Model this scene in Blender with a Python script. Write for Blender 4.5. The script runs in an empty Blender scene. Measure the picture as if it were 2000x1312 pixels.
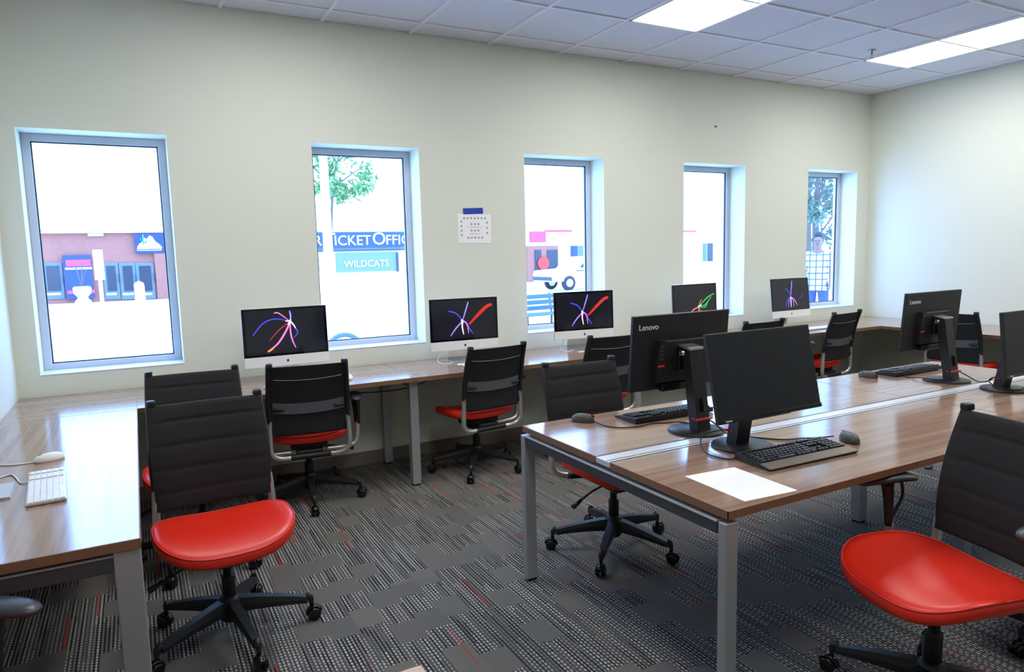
import bpy, bmesh, math, random
from mathutils import Vector, Matrix, Quaternion
random.seed(7)
R = math.radians
PI = math.pi
col = bpy.context.scene.collection
scene = bpy.context.scene

# ------------------------------------------------------------------ camera
F_PX, YAW, PITCH, ROLL, HC = 1358.58, .4932, .117, -.0246, 1.5251
_r = Vector((math.cos(YAW), -math.sin(YAW), 0)); _f = Vector((math.sin(YAW), math.cos(YAW), 0)); _u = Vector((0, 0, 1))
_f2 = _f*math.cos(PITCH) - _u*math.sin(PITCH); _u2 = _u*math.cos(PITCH) + _f*math.sin(PITCH)
CR = _r*math.cos(ROLL) + _u2*math.sin(ROLL); CU = _u2*math.cos(ROLL) - _r*math.sin(ROLL); CF = _f2
CP = Vector((0, 0, HC))
cam = bpy.data.objects.new('camera', bpy.data.cameras.new('camera'))
cam.data.sensor_fit = 'HORIZONTAL'; cam.data.sensor_width = 36; cam.data.lens = F_PX/2000*36
cam.data.clip_start = .02; cam.data.clip_end = 500
m3 = Matrix((CR, CU, -CF)).transposed()
cam.matrix_world = Matrix.Translation(CP) @ m3.to_4x4()
col.objects.link(cam); scene.camera = cam
def un(px, py, ax, v):
    d = CR*((px-1000)/F_PX) - CU*((py-656)/F_PX) + CF
    return CP + d*((v-CP[ax])/d[ax])

# ------------------------------------------------------------------ world and exposure
SKY = 12.0
w = bpy.data.worlds.new('overcast_sky'); scene.world = w; w.use_nodes = True
w.node_tree.nodes['Background'].inputs[0].default_value = (.28, .49, 1.0, 1)
w.node_tree.nodes['Background'].inputs[1].default_value = SKY
LAMP = 13.5
vs = scene.view_settings
vs.view_transform = 'Standard'; vs.look = 'None'; vs.gamma = 1; vs.use_curve_mapping = False
vs.exposure = 0.0

# ------------------------------------------------------------------ materials
def lin(r, g, b):
    f = lambda c: c/12.92 if c <= .04045 else ((c+.055)/1.055)**2.4
    return (f(r/255), f(g/255), f(b/255), 1)
class NT:
    def __init__(s, name):
        s.m = bpy.data.materials.new(name); s.m.use_nodes = True; s.t = s.m.node_tree
        s.b = s.t.nodes['Principled BSDF']; s.out = s.t.nodes['Material Output']
    def n(s, typ, **kw):
        nd = s.t.nodes.new(typ)
        for k, v in kw.items():
            setattr(nd, k, v)
        return nd
    def l(s, a, b): s.t.links.new(a, b)
    def math(s, op, a, b=None, c=None):
        nd = s.n('ShaderNodeMath', operation=op)
        for i, v in enumerate((a, b, c)):
            if v is None: continue
            if isinstance(v, (int, float)): nd.inputs[i].default_value = v
            else: s.l(v, nd.inputs[i])
        return nd.outputs[0]
    def mix(s, f, a, b):
        nd = s.n('ShaderNodeMix', data_type='RGBA')
        for i, v in ((0, f), (6, a), (7, b)):
            if isinstance(v, (int, float, tuple)): nd.inputs[i].default_value = v
            else: s.l(v, nd.inputs[i])
        return nd.outputs[2]
    def coord(s, scale=(1, 1, 1), which='Object'):
        tc = s.n('ShaderNodeTexCoord'); mp = s.n('ShaderNodeMapping'); mp.inputs['Scale'].default_value = scale
        s.l(tc.outputs[which], mp.inputs[0]); return mp.outputs[0]
    def noise(s, vec, scale, detail=3, rough=.5):
        nd = s.n('ShaderNodeTexNoise'); s.l(vec, nd.inputs['Vector'])
        nd.inputs['Scale'].default_value = scale; nd.inputs['Detail'].default_value = detail; nd.inputs['Roughness'].default_value = rough
        return nd.outputs['Fac']
    def bump(s, h, strength=.1, dist=.002):
        nd = s.n('ShaderNodeBump'); nd.inputs['Strength'].default_value = strength; nd.inputs['Distance'].default_value = dist
        s.l(h, nd.inputs['Height']); s.l(nd.outputs[0], s.b.inputs['Normal'])
MATS = {}
def pm(name, c, rough=.5, metal=0, var=.06, nscale=30, bump=0, coat=0, spec=None, emit=None, es=0):
    """plain material with a slight procedural colour variation"""
    t = NT(name); v = t.coord(); f = t.noise(v, nscale)
    a = tuple(x*(1-var) for x in c[:3])+(1,); b = tuple(min(1, x*(1+var)) for x in c[:3])+(1,)
    t.l(t.mix(f, a, b), t.b.inputs['Base Color'])
    t.b.inputs['Roughness'].default_value = rough; t.b.inputs['Metallic'].default_value = metal
    if coat: t.b.inputs['Coat Weight'].default_value = coat; t.b.inputs['Coat Roughness'].default_value = .15
    if spec is not None: t.b.inputs['Specular IOR Level'].default_value = spec
    if bump: t.bump(t.noise(v, nscale*6), bump)
    if emit: t.b.inputs['Emission Color'].default_value = emit; t.b.inputs['Emission Strength'].default_value = es
    MATS[name] = t.m; return t.m
def M(n): return MATS[n]
pm('wall_paint', lin(227, 230, 216), .75, var=.012, nscale=2, bump=.04)
pm('ceiling_tile', lin(220, 222, 232), .9, var=.03, nscale=90, bump=.25)
pm('grid_metal', lin(232, 234, 240), .5, var=.02)
pm('baseboard', lin(128, 118, 108), .55)
pm('frame_white', lin(205, 212, 224), .4, var=.02)
pm('gasket', lin(30, 40, 48), .6)
pm('aluminium', lin(176, 178, 180), .42, metal=.55, var=.03, nscale=60)
pm('silver', lin(205, 203, 198), .32, metal=.75, var=.03)
pm('channel_white', lin(222, 224, 228), .3, metal=.3, var=.02)
pm('rail_dark', lin(60, 62, 66), .5)
pm('black_plastic', lin(26, 27, 30), .45, bump=.03)
pm('black_gloss', lin(16, 17, 20), .22)
pm('black_fabric', lin(31, 32, 35), .88, var=.25, nscale=260, bump=.35)
pm('black_mesh', lin(24, 25, 29), .8, var=.3, nscale=400, bump=.4)
pm('lumbar', lin(92, 93, 98), .6, var=.1, nscale=80)
pm('piping', lin(150, 150, 150), .5)
pm('red_leather', lin(222, 40, 20), .36, var=.04, nscale=60, bump=.05)
pm('red_plastic', lin(215, 45, 35), .4)
pm('arm_pad', lin(52, 54, 60), .35)
pm('arm_pad_grey', lin(120, 114, 108), .4)
pm('white_plastic', lin(238, 238, 236), .35, var=.02)
pm('key_white', lin(246, 246, 246), .4, var=.01)
pm('key_black', lin(24, 26, 30), .35, var=.1)
pm('wrist_rest', lin(120, 112, 100), .5)
pm('mouse_grey', lin(66, 65, 63), .42)
pm('paper', lin(250, 250, 250), .8, var=.01)
pm('ink', lin(165, 165, 168), .8)
pm('tape_blue', lin(28, 60, 170), .6)
pm('cable_black', lin(20, 20, 22), .5)
pm('cable_white', lin(235, 235, 238), .4)
pm('logo_white', lin(235, 236, 238), .5)
pm('logo_black', lin(18, 18, 20), .4)
pm('steel', lin(180, 182, 186), .3, metal=.9)
pm('screen_off', lin(26, 28, 33), .42, spec=.35)
pm('concrete', lin(215, 213, 208), .9, var=.05, nscale=1.5)
pm('stucco', lin(226, 224, 222), .9, var=.03, nscale=1)
pm('sign_blue', lin(40, 66, 150), .6)
pm('sign_royal', lin(22, 46, 130), .5)
pm('panel_grey', lin(104, 122, 160), .6)
pm('sign_white', lin(244, 244, 244), .6, var=.01)
pm('pink', lin(176, 64, 96), .6)
pm('poster_blue', lin(40, 58, 128), .6)
pm('door_metal', lin(84, 100, 132), .4)
pm('door_glass', lin(34, 38, 52), .15)
pm('dark_trim', lin(60, 62, 70), .6)
pm('cactus', lin(60, 130, 120), .6)
pm('car_white', lin(240, 240, 240), .3, var=.01)
pm('tyre', lin(36, 40, 50), .7)
pm('leaf', lin(92, 128, 66), .6, var=.35, nscale=.8)
pm('leaf_cool', lin(84, 108, 92), .6, var=.4, nscale=.8)
pm('bark', lin(92, 84, 80), .9)
pm('hoop_blue', lin(72, 92, 120), .5)
pm('bench_blue', lin(50, 86, 132), .5)
pm('skin', lin(120, 86, 76), .6)
pm('hair', lin(30, 32, 48), .7)
pm('jeans', lin(40, 58, 110), .8)
# brick
t = NT('brick'); bt = t.n('ShaderNodeTexBrick'); tc = t.n('ShaderNodeTexCoord'); sp = t.n('ShaderNodeSeparateXYZ'); cb = t.n('ShaderNodeCombineXYZ')
t.l(tc.outputs['Object'], sp.inputs[0]); t.l(sp.outputs[0], cb.inputs[0]); t.l(sp.outputs[2], cb.inputs[1]); t.l(cb.outputs[0], bt.inputs['Vector'])
bt.inputs['Scale'].default_value = 4; bt.inputs['Color1'].default_value = lin(156, 92, 76); bt.inputs['Color2'].default_value = lin(142, 84, 72); bt.inputs['Mortar'].default_value = lin(160, 122, 110)
bt.inputs['Mortar Size'].default_value = .015
t.l(bt.outputs[0], t.b.inputs['Base Color']); t.b.inputs['Roughness'].default_value = .9; MATS['brick'] = t.m
# plaid shirt
t = NT('plaid'); v = t.coord(); sp = t.n('ShaderNodeSeparateXYZ'); t.l(v, sp.inputs[0])
a = t.math('GREATER_THAN', t.math('FRACT', t.math('MULTIPLY', sp.outputs[0], 9)), .82)
b = t.math('GREATER_THAN', t.math('FRACT', t.math('MULTIPLY', sp.outputs[2], 9)), .82)
t.l(t.mix(t.math('MAXIMUM', a, b), lin(190, 196, 205), lin(60, 78, 110)), t.b.inputs['Base Color']); t.b.inputs['Roughness'].default_value = .9; MATS['plaid'] = t.m
# wood laminate, grain along the object's X or Y
def wood(name, along, c1, c2, rough):
    t = NT(name)
    sc = (1.2, 26, 26) if along == 'X' else (26, 1.2, 26)
    v = t.coord(sc); f = t.noise(v, 1.0, 6, .62)
    v2 = t.coord((sc[0]*.5, sc[1]*4, sc[2]*4) if along == 'X' else (sc[0]*4, sc[1]*.5, sc[2]*4)); g = t.noise(v2, 1.0, 3, .5)
    ff = t.math('ADD', t.math('MULTIPLY', f, .75), t.math('MULTIPLY', g, .25))
    rp = t.n('ShaderNodeValToRGB'); t.l(ff, rp.inputs[0])
    rp.color_ramp.elements[0].position = .36; rp.color_ramp.elements[0].color = c1
    rp.color_ramp.elements[1].position = .64; rp.color_ramp.elements[1].color = c2
    t.l(rp.outputs[0], t.b.inputs['Base Color']); t.b.inputs['Roughness'].default_value = rough; t.b.inputs['IOR'].default_value = 1.72
    MATS[name] = t.m
wood('wood_x', 'X', lin(136, 107, 89), lin(170, 140, 119), .14)
wood('wood_y', 'Y', lin(136, 107, 89), lin(170, 140, 119), .14)
wood('wood_pale', 'X', lin(176, 142, 112), lin(204, 170, 140), .4)
pm('wood_edge', lin(128, 92, 66), .5, var=.1, nscale=20)
# carpet
t = NT('carpet'); tc = t.n('ShaderNodeTexCoord'); sp = t.n('ShaderNodeSeparateXYZ'); t.l(tc.outputs['Object'], sp.inputs[0]); X, Y = sp.outputs[0], sp.outputs[1]
def wn(a, b):
    cb = t.n('ShaderNodeCombineXYZ'); t.l(a, cb.inputs[0]); t.l(b, cb.inputs[1]); nd = t.n('ShaderNodeTexWhiteNoise', noise_dimensions='2D'); t.l(cb.outputs[0], nd.inputs['Vector']); return nd.outputs['Value']
fl = lambda a, k, o=0: t.math('FLOOR', t.math('ADD', t.math('MULTIPLY', a, k), o))
xi = fl(X, 1/.0075)                                     # one yarn line
xr = wn(xi, fl(Y, 0.0))
lb = wn(xi, t.math('FLOOR', t.math('ADD', t.math('MULTIPLY', Y, 1/.3), t.math('MULTIPLY', xr, 7))))
dash = t.math('GREATER_THAN', t.math('FRACT', t.math('ADD', t.math('MULTIPLY', Y, 1/.022), t.math('MULTIPLY', lb, 3))), .42)
px_ = fl(X, 1/.117); pr_ = wn(px_, fl(Y, 0.0, 3.0))
patch = wn(px_, t.math('FLOOR', t.math('ADD', t.math('MULTIPLY', Y, 1/.16), t.math('MULTIPLY', pr_, 5))))
plain = t.math('GREATER_THAN', patch, .66)
grp = t.math('FRACT', t.math('MULTIPLY', X, 1/.015))
line = t.math('GREATER_THAN', grp, .5)
fuzz = t.noise(tc.outputs['Object'], 420, 2)
base = t.mix(fuzz, lin(88, 87, 84), lin(120, 118, 114))
tint = t.mix(wn(px_, fl(Y, 1/.5, 9)), lin(92, 92, 92), lin(120, 114, 104))
base = t.mix(.5, base, tint)
bright = t.mix(lb, lin(112, 110, 106), lin(196, 193, 186))
lightc = t.mix(dash, lin(92, 91, 88), bright)
darkc = t.mix(t.math('GREATER_THAN', lb, .35), lin(38, 39, 43), lin(74, 74, 74))
stripes = t.mix(line, darkc, lightc)
c = t.mix(plain, stripes, base)
redm = t.math('GREATER_THAN', wn(fl(X, 1/.009), t.math('FLOOR', t.math('ADD', t.math('MULTIPLY', Y, 1/.3), t.math('MULTIPLY', xr, 9)))), .991)
c = t.mix(redm, c, t.mix(fuzz, lin(150, 52, 40), lin(190, 80, 60)))
t.l(c, t.b.inputs['Base Color']); t.b.inputs['Roughness'].default_value = .95; t.b.inputs['Specular IOR Level'].default_value = .15
t.bump(t.math('ADD', fuzz, t.math('MULTIPLY', dash, .5)), .5, .003); MATS['carpet'] = t.m
# glass pane: thin, mostly clear, mirror at grazing angles
t = NT('glass'); tr = t.n('ShaderNodeBsdfTransparent'); gl = t.n('ShaderNodeBsdfGlossy'); gl.inputs['Roughness'].default_value = .02
tr.inputs[0].default_value = (.93, .97, .96, 1); fr = t.n('ShaderNodeLayerWeight'); fr.inputs[0].default_value = .5; mx = t.n('ShaderNodeMixShader')
t.l(t.math('ADD', t.math('MULTIPLY', t.math('POWER', fr.outputs['Facing'], 5.0), .9), .03), mx.inputs[0]); t.l(tr.outputs[0], mx.inputs[1]); t.l(gl.outputs[0], mx.inputs[2]); t.l(mx.outputs[0], t.out.inputs[0]); MATS['glass'] = t.m
pm('lamp_panel', lin(245, 245, 240), .5, var=.005, emit=(1.0, .985, .955, 1), es=LAMP)
def glow(name, c, s): return pm(name, c, .4, emit=c, es=s, var=.01)
pm('imac_screen', lin(14, 15, 20), .1, var=.05, emit=lin(44, 44, 58), es=.35)
pm('imac_bezel', lin(8, 8, 10), .1)
for nm, c in dict(streak_blue=(70, 70, 250), streak_violet=(150, 130, 255), streak_white=(225, 215, 255), streak_pink=(235, 120, 200), streak_red=(186, 40, 34), streak_orange=(245, 140, 80), streak_green=(50, 190, 90), streak_dim=(60, 50, 110)).items():
    glow(nm, lin(*c), .9)

# ------------------------------------------------------------------ mesh helpers
class MB:
    def __init__(s): s.v = []; s.f = []; s.sm = []
    def add(s, vs, fs, smooth=False):
        o = len(s.v); s.v += [tuple(x) for x in vs]; s.f += [tuple(i+o for i in q) for q in fs]; s.sm += [smooth]*len(fs); return s
    def box(s, c, d, bev=0, rot=None, taper=1):
        x, y, z = (k/2 for k in d); vs = []
        for sz in (-1, 1):
            k = taper if sz > 0 else 1
            for sx, sy in ((-1, -1), (1, -1), (1, 1), (-1, 1)): vs.append(Vector((sx*x*k, sy*y*k, sz*z)))
        fs = [(3, 2, 1, 0), (4, 5, 6, 7), (0, 1, 5, 4), (1, 2, 6, 5), (2, 3, 7, 6), (3, 0, 4, 7)]
        if bev:
            bm = bmesh.new(); bv = [bm.verts.new(v) for v in vs]
            for f in fs: bm.faces.new([bv[i] for i in f])
            bmesh.ops.bevel(bm, geom=bm.edges[:], offset=bev, segments=2, affect='EDGES', profile=.5)
            bm.verts.index_update(); vs = [v.co.copy() for v in bm.verts]; fs = [[v.index for v in f.verts] for f in bm.faces]; bm.free()
        if rot is not None: vs = [rot @ v for v in vs]
        c = Vector(c); return s.add([v+c for v in vs], fs)
    def prism(s, poly, y0, y1, axis='Y'):
        """polygon in (x,z) extruded along y, or in (x,y) along z with axis Z, or in (y,z) along x with axis X"""
        n = len(poly)
        mk = {'Y': lambda p, k: (p[0], k, p[1]), 'Z': lambda p, k: (p[0], p[1], k), 'X': lambda p, k: (k, p[0], p[1])}[axis]
        vs = [mk(p, y0) for p in poly]+[mk(p, y1) for p in poly]
        return s.add(vs, [tuple(range(n)), tuple(range(2*n-1, n-1, -1))]+[(i, i+n, (i+1) % n+n, (i+1) % n) for i in range(n)])
    def tube(s, pts, r, seg=8, smooth=0, closed=False, sx=1.0):
        pts = [Vector(p) for p in pts]
        rs = list(r) if isinstance(r, (list, tuple)) else [r]*len(pts)
        if smooth:
            P, Q = [], []
            for i in range(len(pts)-1):
                p0, p1, p2, p3 = pts[max(i-1, 0)], pts[i], pts[i+1], pts[min(i+2, len(pts)-1)]
                for k in range(smooth):
                    u = k/smooth
                    P.append(.5*((2*p1)+(p2-p0)*u+(2*p0-5*p1+4*p2-p3)*u*u+(3*p1-p0-3*p2+p3)*u**3)); Q.append(rs[i]*(1-u)+rs[i+1]*u)
            P.append(pts[-1]); Q.append(rs[-1]); pts, rs = P, Q
        n = len(pts); vs = []; fs = []; nrm = None
        for i, p in enumerate(pts):
            d = (pts[min(i+1, n-1)]-pts[max(i-1, 0)])
            if d.length < 1e-9: d = Vector((0, 0, 1))
            d.normalize()
            if nrm is None:
                nrm = d.orthogonal().normalized()
                if abs(d.z) < .9: nrm = d.cross(Vector((0, 0, 1))).normalized()
            nrm = (nrm-d*nrm.dot(d)).normalized(); bn = d.cross(nrm)
            for k in range(seg):
                a = 2*PI*k/seg; vs.append(p+nrm*math.cos(a)*rs[i]*sx+bn*math.sin(a)*rs[i])
        for i in range(n-1):
            for k in range(seg): fs.append((i*seg+k, i*seg+(k+1) % seg, (i+1)*seg+(k+1) % seg, (i+1)*seg+k))
        s.add(vs, fs, True); o = len(s.v)-len(vs)
        s.f += [tuple(o+k for k in range(seg))[::-1], tuple(o+(n-1)*seg+k for k in range(seg))]; s.sm += [False, False]
        return s
    def lathe(s, prof, seg=24, c=(0, 0, 0), mat=None, smooth=True):
        vs = []; fs = []; n = len(prof); mat = mat or Matrix.Identity(3); c = Vector(c)
        for r, z in prof:
            for k in range(seg):
                a = 2*PI*k/seg; vs.append(mat @ Vector((r*math.cos(a), r*math.sin(a), z))+c)
        for i in range(n-1):
            for k in range(seg): fs.append((i*seg+k, i*seg+(k+1) % seg, (i+1)*seg+(k+1) % seg, (i+1)*seg+k))
        o = len(s.v); s.add(vs, fs, smooth)
        s.f += [tuple(o+k for k in range(seg))[::-1], tuple(o+(n-1)*seg+k for k in range(seg))]; s.sm += [False, False]
        return s
    def grid(s, fn, nu, nv, smooth=True):
        vs = [fn(i/nu, j/nv) for j in range(nv+1) for i in range(nu+1)]; w = nu+1
        return s.add(vs, [(j*w+i, j*w+i+1, (j+1)*w+i+1, (j+1)*w+i) for j in range(nv) for i in range(nu)], smooth)
    def mesh(s, name, mat):
        me = bpy.data.meshes.new(name); me.from_pydata(s.v, [], s.f); me.validate(); me.update()
        if len(me.polygons) == len(s.sm): me.polygons.foreach_set('use_smooth', s.sm)
        bm = bmesh.new(); bm.from_mesh(me); bmesh.ops.recalc_face_normals(bm, faces=bm.faces[:]); bm.to_mesh(me); bm.free()
        me.materials.append(M(mat)); return me
    def build(s, name, mat, parent=None, loc=None, rot=None, label=None):
        o = bpy.data.objects.new(name, s.mesh(name, mat)); col.objects.link(o)
        if parent: o.parent = parent
        if loc is not None: o.location = loc
        if rot is not None: o.rotation_euler = rot
        if label: o['label'] = label
        return o
def tag(o, label, cat, group=None):
    o['label'] = label; o['category'] = cat
    if group: o['group'] = group
    return o
def thing(name, label, cat, loc=(0, 0, 0), rz=0, group=None):
    o = bpy.data.objects.new(name, None); o.empty_display_size = .1; col.objects.link(o)
    o.location = loc; o.rotation_euler = (0, 0, rz); return tag(o, label, cat, group)
def struct(o): o['kind'] = 'structure'; return o
def inst(me, name, parent, loc=(0, 0, 0), rot=(0, 0, 0), scale=None):
    o = bpy.data.objects.new(name, me); col.objects.link(o); o.parent = parent; o.location = loc; o.rotation_euler = rot
    if scale: o.scale = scale
    return o
def text_mesh(txt, size, mat, depth=.001, name='lettering', font_scale_x=1):
    cu = bpy.data.curves.new('t', 'FONT'); cu.body = txt; cu.size = size; cu.extrude = depth; cu.align_x = 'LEFT'; cu.resolution_u = 3
    o = bpy.data.objects.new('t', cu); col.objects.link(o)
    me = bpy.data.meshes.new_from_object(o.evaluated_get(bpy.context.evaluated_depsgraph_get()))
    bpy.data.objects.remove(o); bpy.data.curves.remove(cu)
    me.name = name; me.materials.clear(); me.materials.append(M(mat)); return me

# ------------------------------------------------------------------ room shell
D, RX, LX, H = 4.959, 7.146, -.659, 3.128
FY = -3.0; LX2 = -1.3; JOG = 2.18
TW = .28                                   # thickness of the window wall
WX0, WS, WW, ZB, ZT = -.5407, 1.6778, .7814, .868, 2.320
fl_ = struct(MB().box(((LX2+RX)/2, (FY+D)/2, -.05), (RX-LX2, D-FY, .1)).build('floor', 'carpet'))
mb = MB(); xs = [LX2-.1]
for i in range(5): xs += [WX0+i*WS, WX0+i*WS+WW]
xs.append(RX+.1)
for i in range(len(xs)-1):
    if i % 2 == 0: mb.box(((xs[i]+xs[i+1])/2, D+TW/2, (H+.2)/2-.1), (xs[i+1]-xs[i], TW, H+.4))
    else:
        mb.box(((xs[i]+xs[i+1])/2, D+TW/2, (ZB-.3)/2), (xs[i+1]-xs[i], TW, ZB+.3)); mb.box(((xs[i]+xs[i+1])/2, D+TW/2, (ZT+H+.2)/2), (xs[i+1]-xs[i], TW, H+.2-ZT))
struct(mb.build('wall_back', 'wall_paint'))
struct(MB().box((RX+.1, (FY+D)/2, H/2), (.2, D-FY, H+.4)).build('wall_right', 'wall_paint'))
struct(MB().box(((LX+LX2)/2, (JOG+D)/2, H/2), (LX-LX2, D-JOG, H+.4)).box((LX2-.1, (FY+D)/2, H/2), (.2, D-FY, H+.4)).build('wall_left', 'wall_paint'))
struct(MB().box(((LX2+RX)/2, FY-.1, H/2), (RX-LX2+.4, .2, H+.4)).build('wall_front', 'wall_paint'))
struct(MB().box(((LX+RX)/2, D-.006, .05), (RX-LX, .012, .1), .003).build('baseboard_back', 'baseboard'))
struct(MB().box((RX-.006, (FY+D-.012)/2, .05), (.012, D-.012-FY, .1), .003).build('baseboard_right', 'baseboard'))
struct(MB().box((LX+.006, (JOG+D-.012)/2, .05), (.012, D-.012-JOG, .1), .003).build('baseboard_left', 'baseboard'))
# ceiling: slab, tiles, grid bars
T, TX, TY = .6393, .6098, D-.2394
ceil = struct(MB().box(((LX2+RX)/2, (FY+D)/2, H+.12), (RX-LX2, D-FY, .1)).build('ceiling', 'ceiling_tile'))
gx = [x for x in (TX+i*T for i in range(-4, 12)) if LX2 < x < RX]; gy = [y for y in (TY-j*T for j in range(0, 14)) if FY < y < D]
bw = .024
for x in gx: MB().box((x, (FY+D)/2, H+.004), (bw, D-FY, .012), .002).build('grid_bar', 'grid_metal', ceil)
for y in gy: MB().box(((LX2+RX)/2, y, H+.005), (RX-LX2, bw, .011), .002).build('grid_bar', 'grid_metal', ceil)
ex = [LX2]+gx+[RX]; ey = [D]+gy+[FY]
lights = [(i, j) for i in (0, 4, 8) for j in (1, 5)]        # in tile steps from TX, TY
lit = set()
for i, j in lights:
    for k in (0, 1): lit.add((round(TX+(i+.5)*T, 2), round(TY-(j+k+.5)*T, 2)))
tm = {}
for a in range(len(ex)-1):
    for b in range(len(ey)-1):
        x0, x1, y1, y0 = ex[a], ex[a+1], ey[b], ey[b+1]
        if (round((x0+x1)/2, 2), round((y0+y1)/2, 2)) in lit: continue
        if x1 < LX and y0 > JOG: continue
        key = (round(x1-x0, 3), round(y1-y0, 3))
        if key not in tm: tm[key] = MB().box((0, 0, 0), (x1-x0-.014, y1-y0-.014, .018), .004).mesh('ceiling_tile', 'ceiling_tile')
        inst(tm[key], 'ceiling_tile', ceil, ((x0+x1)/2, (y0+y1)/2, H+.018))
LAB = {(4, 1): 'lit recessed ceiling light panel over the long table near the window wall',
       (8, 1): 'lit recessed ceiling light panel beside the sprinkler head',
       (0, 1): 'lit recessed ceiling light panel above the chairs by the first window', (0, 5): 'lit recessed ceiling light panel above the pale loose desk',
       (4, 5): 'lit recessed ceiling light panel above the askew chair at the bench table', (8, 5): 'lit recessed ceiling light panel near the right wall away from the sprinkler'}
for i, j in lights:
    x, y = TX+(i+.5)*T, TY-(j+1)*T
    if (i, j) in LAB: o = thing('ceiling_light', LAB[(i, j)], 'ceiling light', (x, y, H), 0, 'recessed ceiling lights')
    else: o = thing('ceiling_light', 'lit recessed ceiling light panel out of the picture', 'ceiling light', (x, y, H), 0, 'ceiling lights out of the picture')
    MB().box((0, 0, .012), (T-bw-.03, 2*T-bw-.03, .014), .002).build('diffuser', 'lamp_panel', o)
    mb = MB(); ww, ll = T-bw, 2*T-bw
    for s in (-1, 1):
        mb.box((s*(ww/2-.008), 0, .02), (.016, ll, .05)); mb.box((0, s*(ll/2-.008), .02), (ww, .016, .05))
    mb.box((0, 0, .04), (ww, ll, .01)); mb.build('housing', 'grid_metal', o)
# sprinkler
o = thing('sprinkler_head', 'small chrome sprinkler head hanging from the ceiling tile', 'sprinkler', (5.537, 3.854, H+.009))
MB().lathe([(.032, 0), (.03, -.006), (.014, -.01)], 16).build('escutcheon', 'steel', o)
MB().lathe([(.008, 0), (.009, -.03), (.006, -.04)], 10).tube([(-.008, 0, -.03), (-.018, 0, -.045), (-.006, 0, -.062)], .0025, 6).tube([(.008, 0, -.03), (.018, 0, -.045), (.006, 0, -.062)], .0025, 6).build('body', 'steel', o)
MB().lathe([(.004, -.06), (.017, -.062), (.018, -.065), (.004, -.066)], 14).build('deflector', 'steel', o)

# windows
for i in range(5):
    x0, x1 = WX0+i*WS, WX0+i*WS+WW; cx = (x0+x1)/2; fw = .046; y0, y1 = D+.2, D+.26
    win = MB()
    for s in (-1, 1): win.box((cx+s*(WW/2-fw/2), (y0+y1)/2, (ZB+ZT)/2), (fw, y1-y0, ZT-ZB), .004)
    for z in (ZB+fw/2, ZT-fw/2): win.box((cx, (y0+y1)/2, z), (WW-2*fw+.004, y1-y0, fw), .004)
    o = struct(win.build('window_%d' % (i+1), 'frame_white'))
    g = MB(); iw, ih = WW-2*fw, ZT-ZB-2*fw
    for s in (-1, 1): g.box((cx+s*(iw/2-.003), y0+.018, (ZB+ZT)/2), (.008, .014, ih)); g.box((cx, y0+.018, (ZB+ZT)/2+s*(ih/2-.003)), (iw, .014, .008))
    g.build('gasket', 'gasket', o)
    MB().box((cx, y0+.032, (ZB+ZT)/2), (iw+.01, .006, ih+.01)).build('pane', 'glass', o)
    MB().box((cx, D+.1, ZB+.004), (WW-.002, .205, .008), .002).build('sill', 'frame_white', o)
# wall things
o = thing('wall_notice', 'white printed paper notice taped to the wall between two windows', 'notice', (2.36, D, 1.615))
pp = MB().box((-.003, -.002, .115), (.285, .0016, .226), rot=Matrix.Rotation(R(1.2), 3, 'Y')).build('sheet', 'paper', o)
mb = MB()
marks = [(-.09+.03*k, .195) for k in range(7)]+[(-.03+.03*k, .15) for k in range(3)]+[(-.03+.03*k, .1) for k in range(3)]+[(-.06+.03*k, .045) for k in range(5)]+[(-.115, z) for z in (.17, .135, .1, .065)]+[(.105, z) for z in (.16, .12, .08)]
for x, z in marks: mb.lathe([(.0085, 0), (.0085, .0006)], 10, (x, -.003, z), Matrix.Rotation(R(90), 3, 'X'), False)
mb.box((0, -.0031, .125), (.12, .0006, .003)); mb.box((.0, -.0031, .075), (.1, .0006, .003)); mb.build('printed_marks', 'ink', o)
MB().box((-.012, -.004, .25), (.17, .001, .046), rot=Matrix.Rotation(R(-2), 3, 'Y')).build('tape', 'tape_blue', o)
tag(MB().box((4.878, D-.002, 2.662), (.026, .004, .016), .0015, Matrix.Rotation(R(12), 3, 'Y')).build('wall_sticker', 'tape_blue'), 'tiny blue scrap of tape stuck high on the wall', 'sticker')

# ------------------------------------------------------------------ desks
DZ = .745
def desk_top(name, x0, x1, y0, y1, mat, parent, z=DZ, th=.029):
    o = MB().box(((x0+x1)/2, (y0+y1)/2, z-th/2), (x1-x0, y1-y0, th), .0015).build(name, mat, parent)
    return o
def edge(x0, x1, y0, y1, parent, z=DZ, th=.029): MB().box(((x0+x1)/2, (y0+y1)/2, z-th/2), (x1-x0, y1-y0, th-.001)).build('edge_band', 'wood_edge', parent)
FE = 4.226                                   # front edge of the desk along the window wall
RE = 6.35                                    # front edge of the desk along the right wall
LE = -.045
def leg(x, y, top, parent, wx=.06, wy=.06, mat='aluminium'):
    l = MB().box((x, y, top/2+.006), (wx, wy, top-.012), .003).build('leg', mat, parent)
    MB().box((x, y, .005), (wx*.8, wy*.8, .01)).build('foot_pad', 'black_plastic', l)
def frame_rail(a, b, z, parent, wx=.04, h=.045):
    a, b = Vector(a), Vector(b); c = (a+b)/2; d = b-a
    MB().box((c.x, c.y, z-h/2), (abs(d.x)+ (wx if abs(d.x) < .01 else 0), abs(d.y)+(wx if abs(d.y) < .01 else 0), h), .003).build('rail', 'rail_dark', parent)
    MB().box((c.x, c.y, z-.002), (abs(d.x)+(wx+.004 if abs(d.x) < .01 else 0), abs(d.y)+(wx+.004 if abs(d.y) < .01 else 0), .007), .002).build('rail_lip', 'aluminium', parent)
mods = [(LE+.0, 1.556), (1.559, 3.42), (3.423, 4.98), (4.983, RE)]
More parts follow.
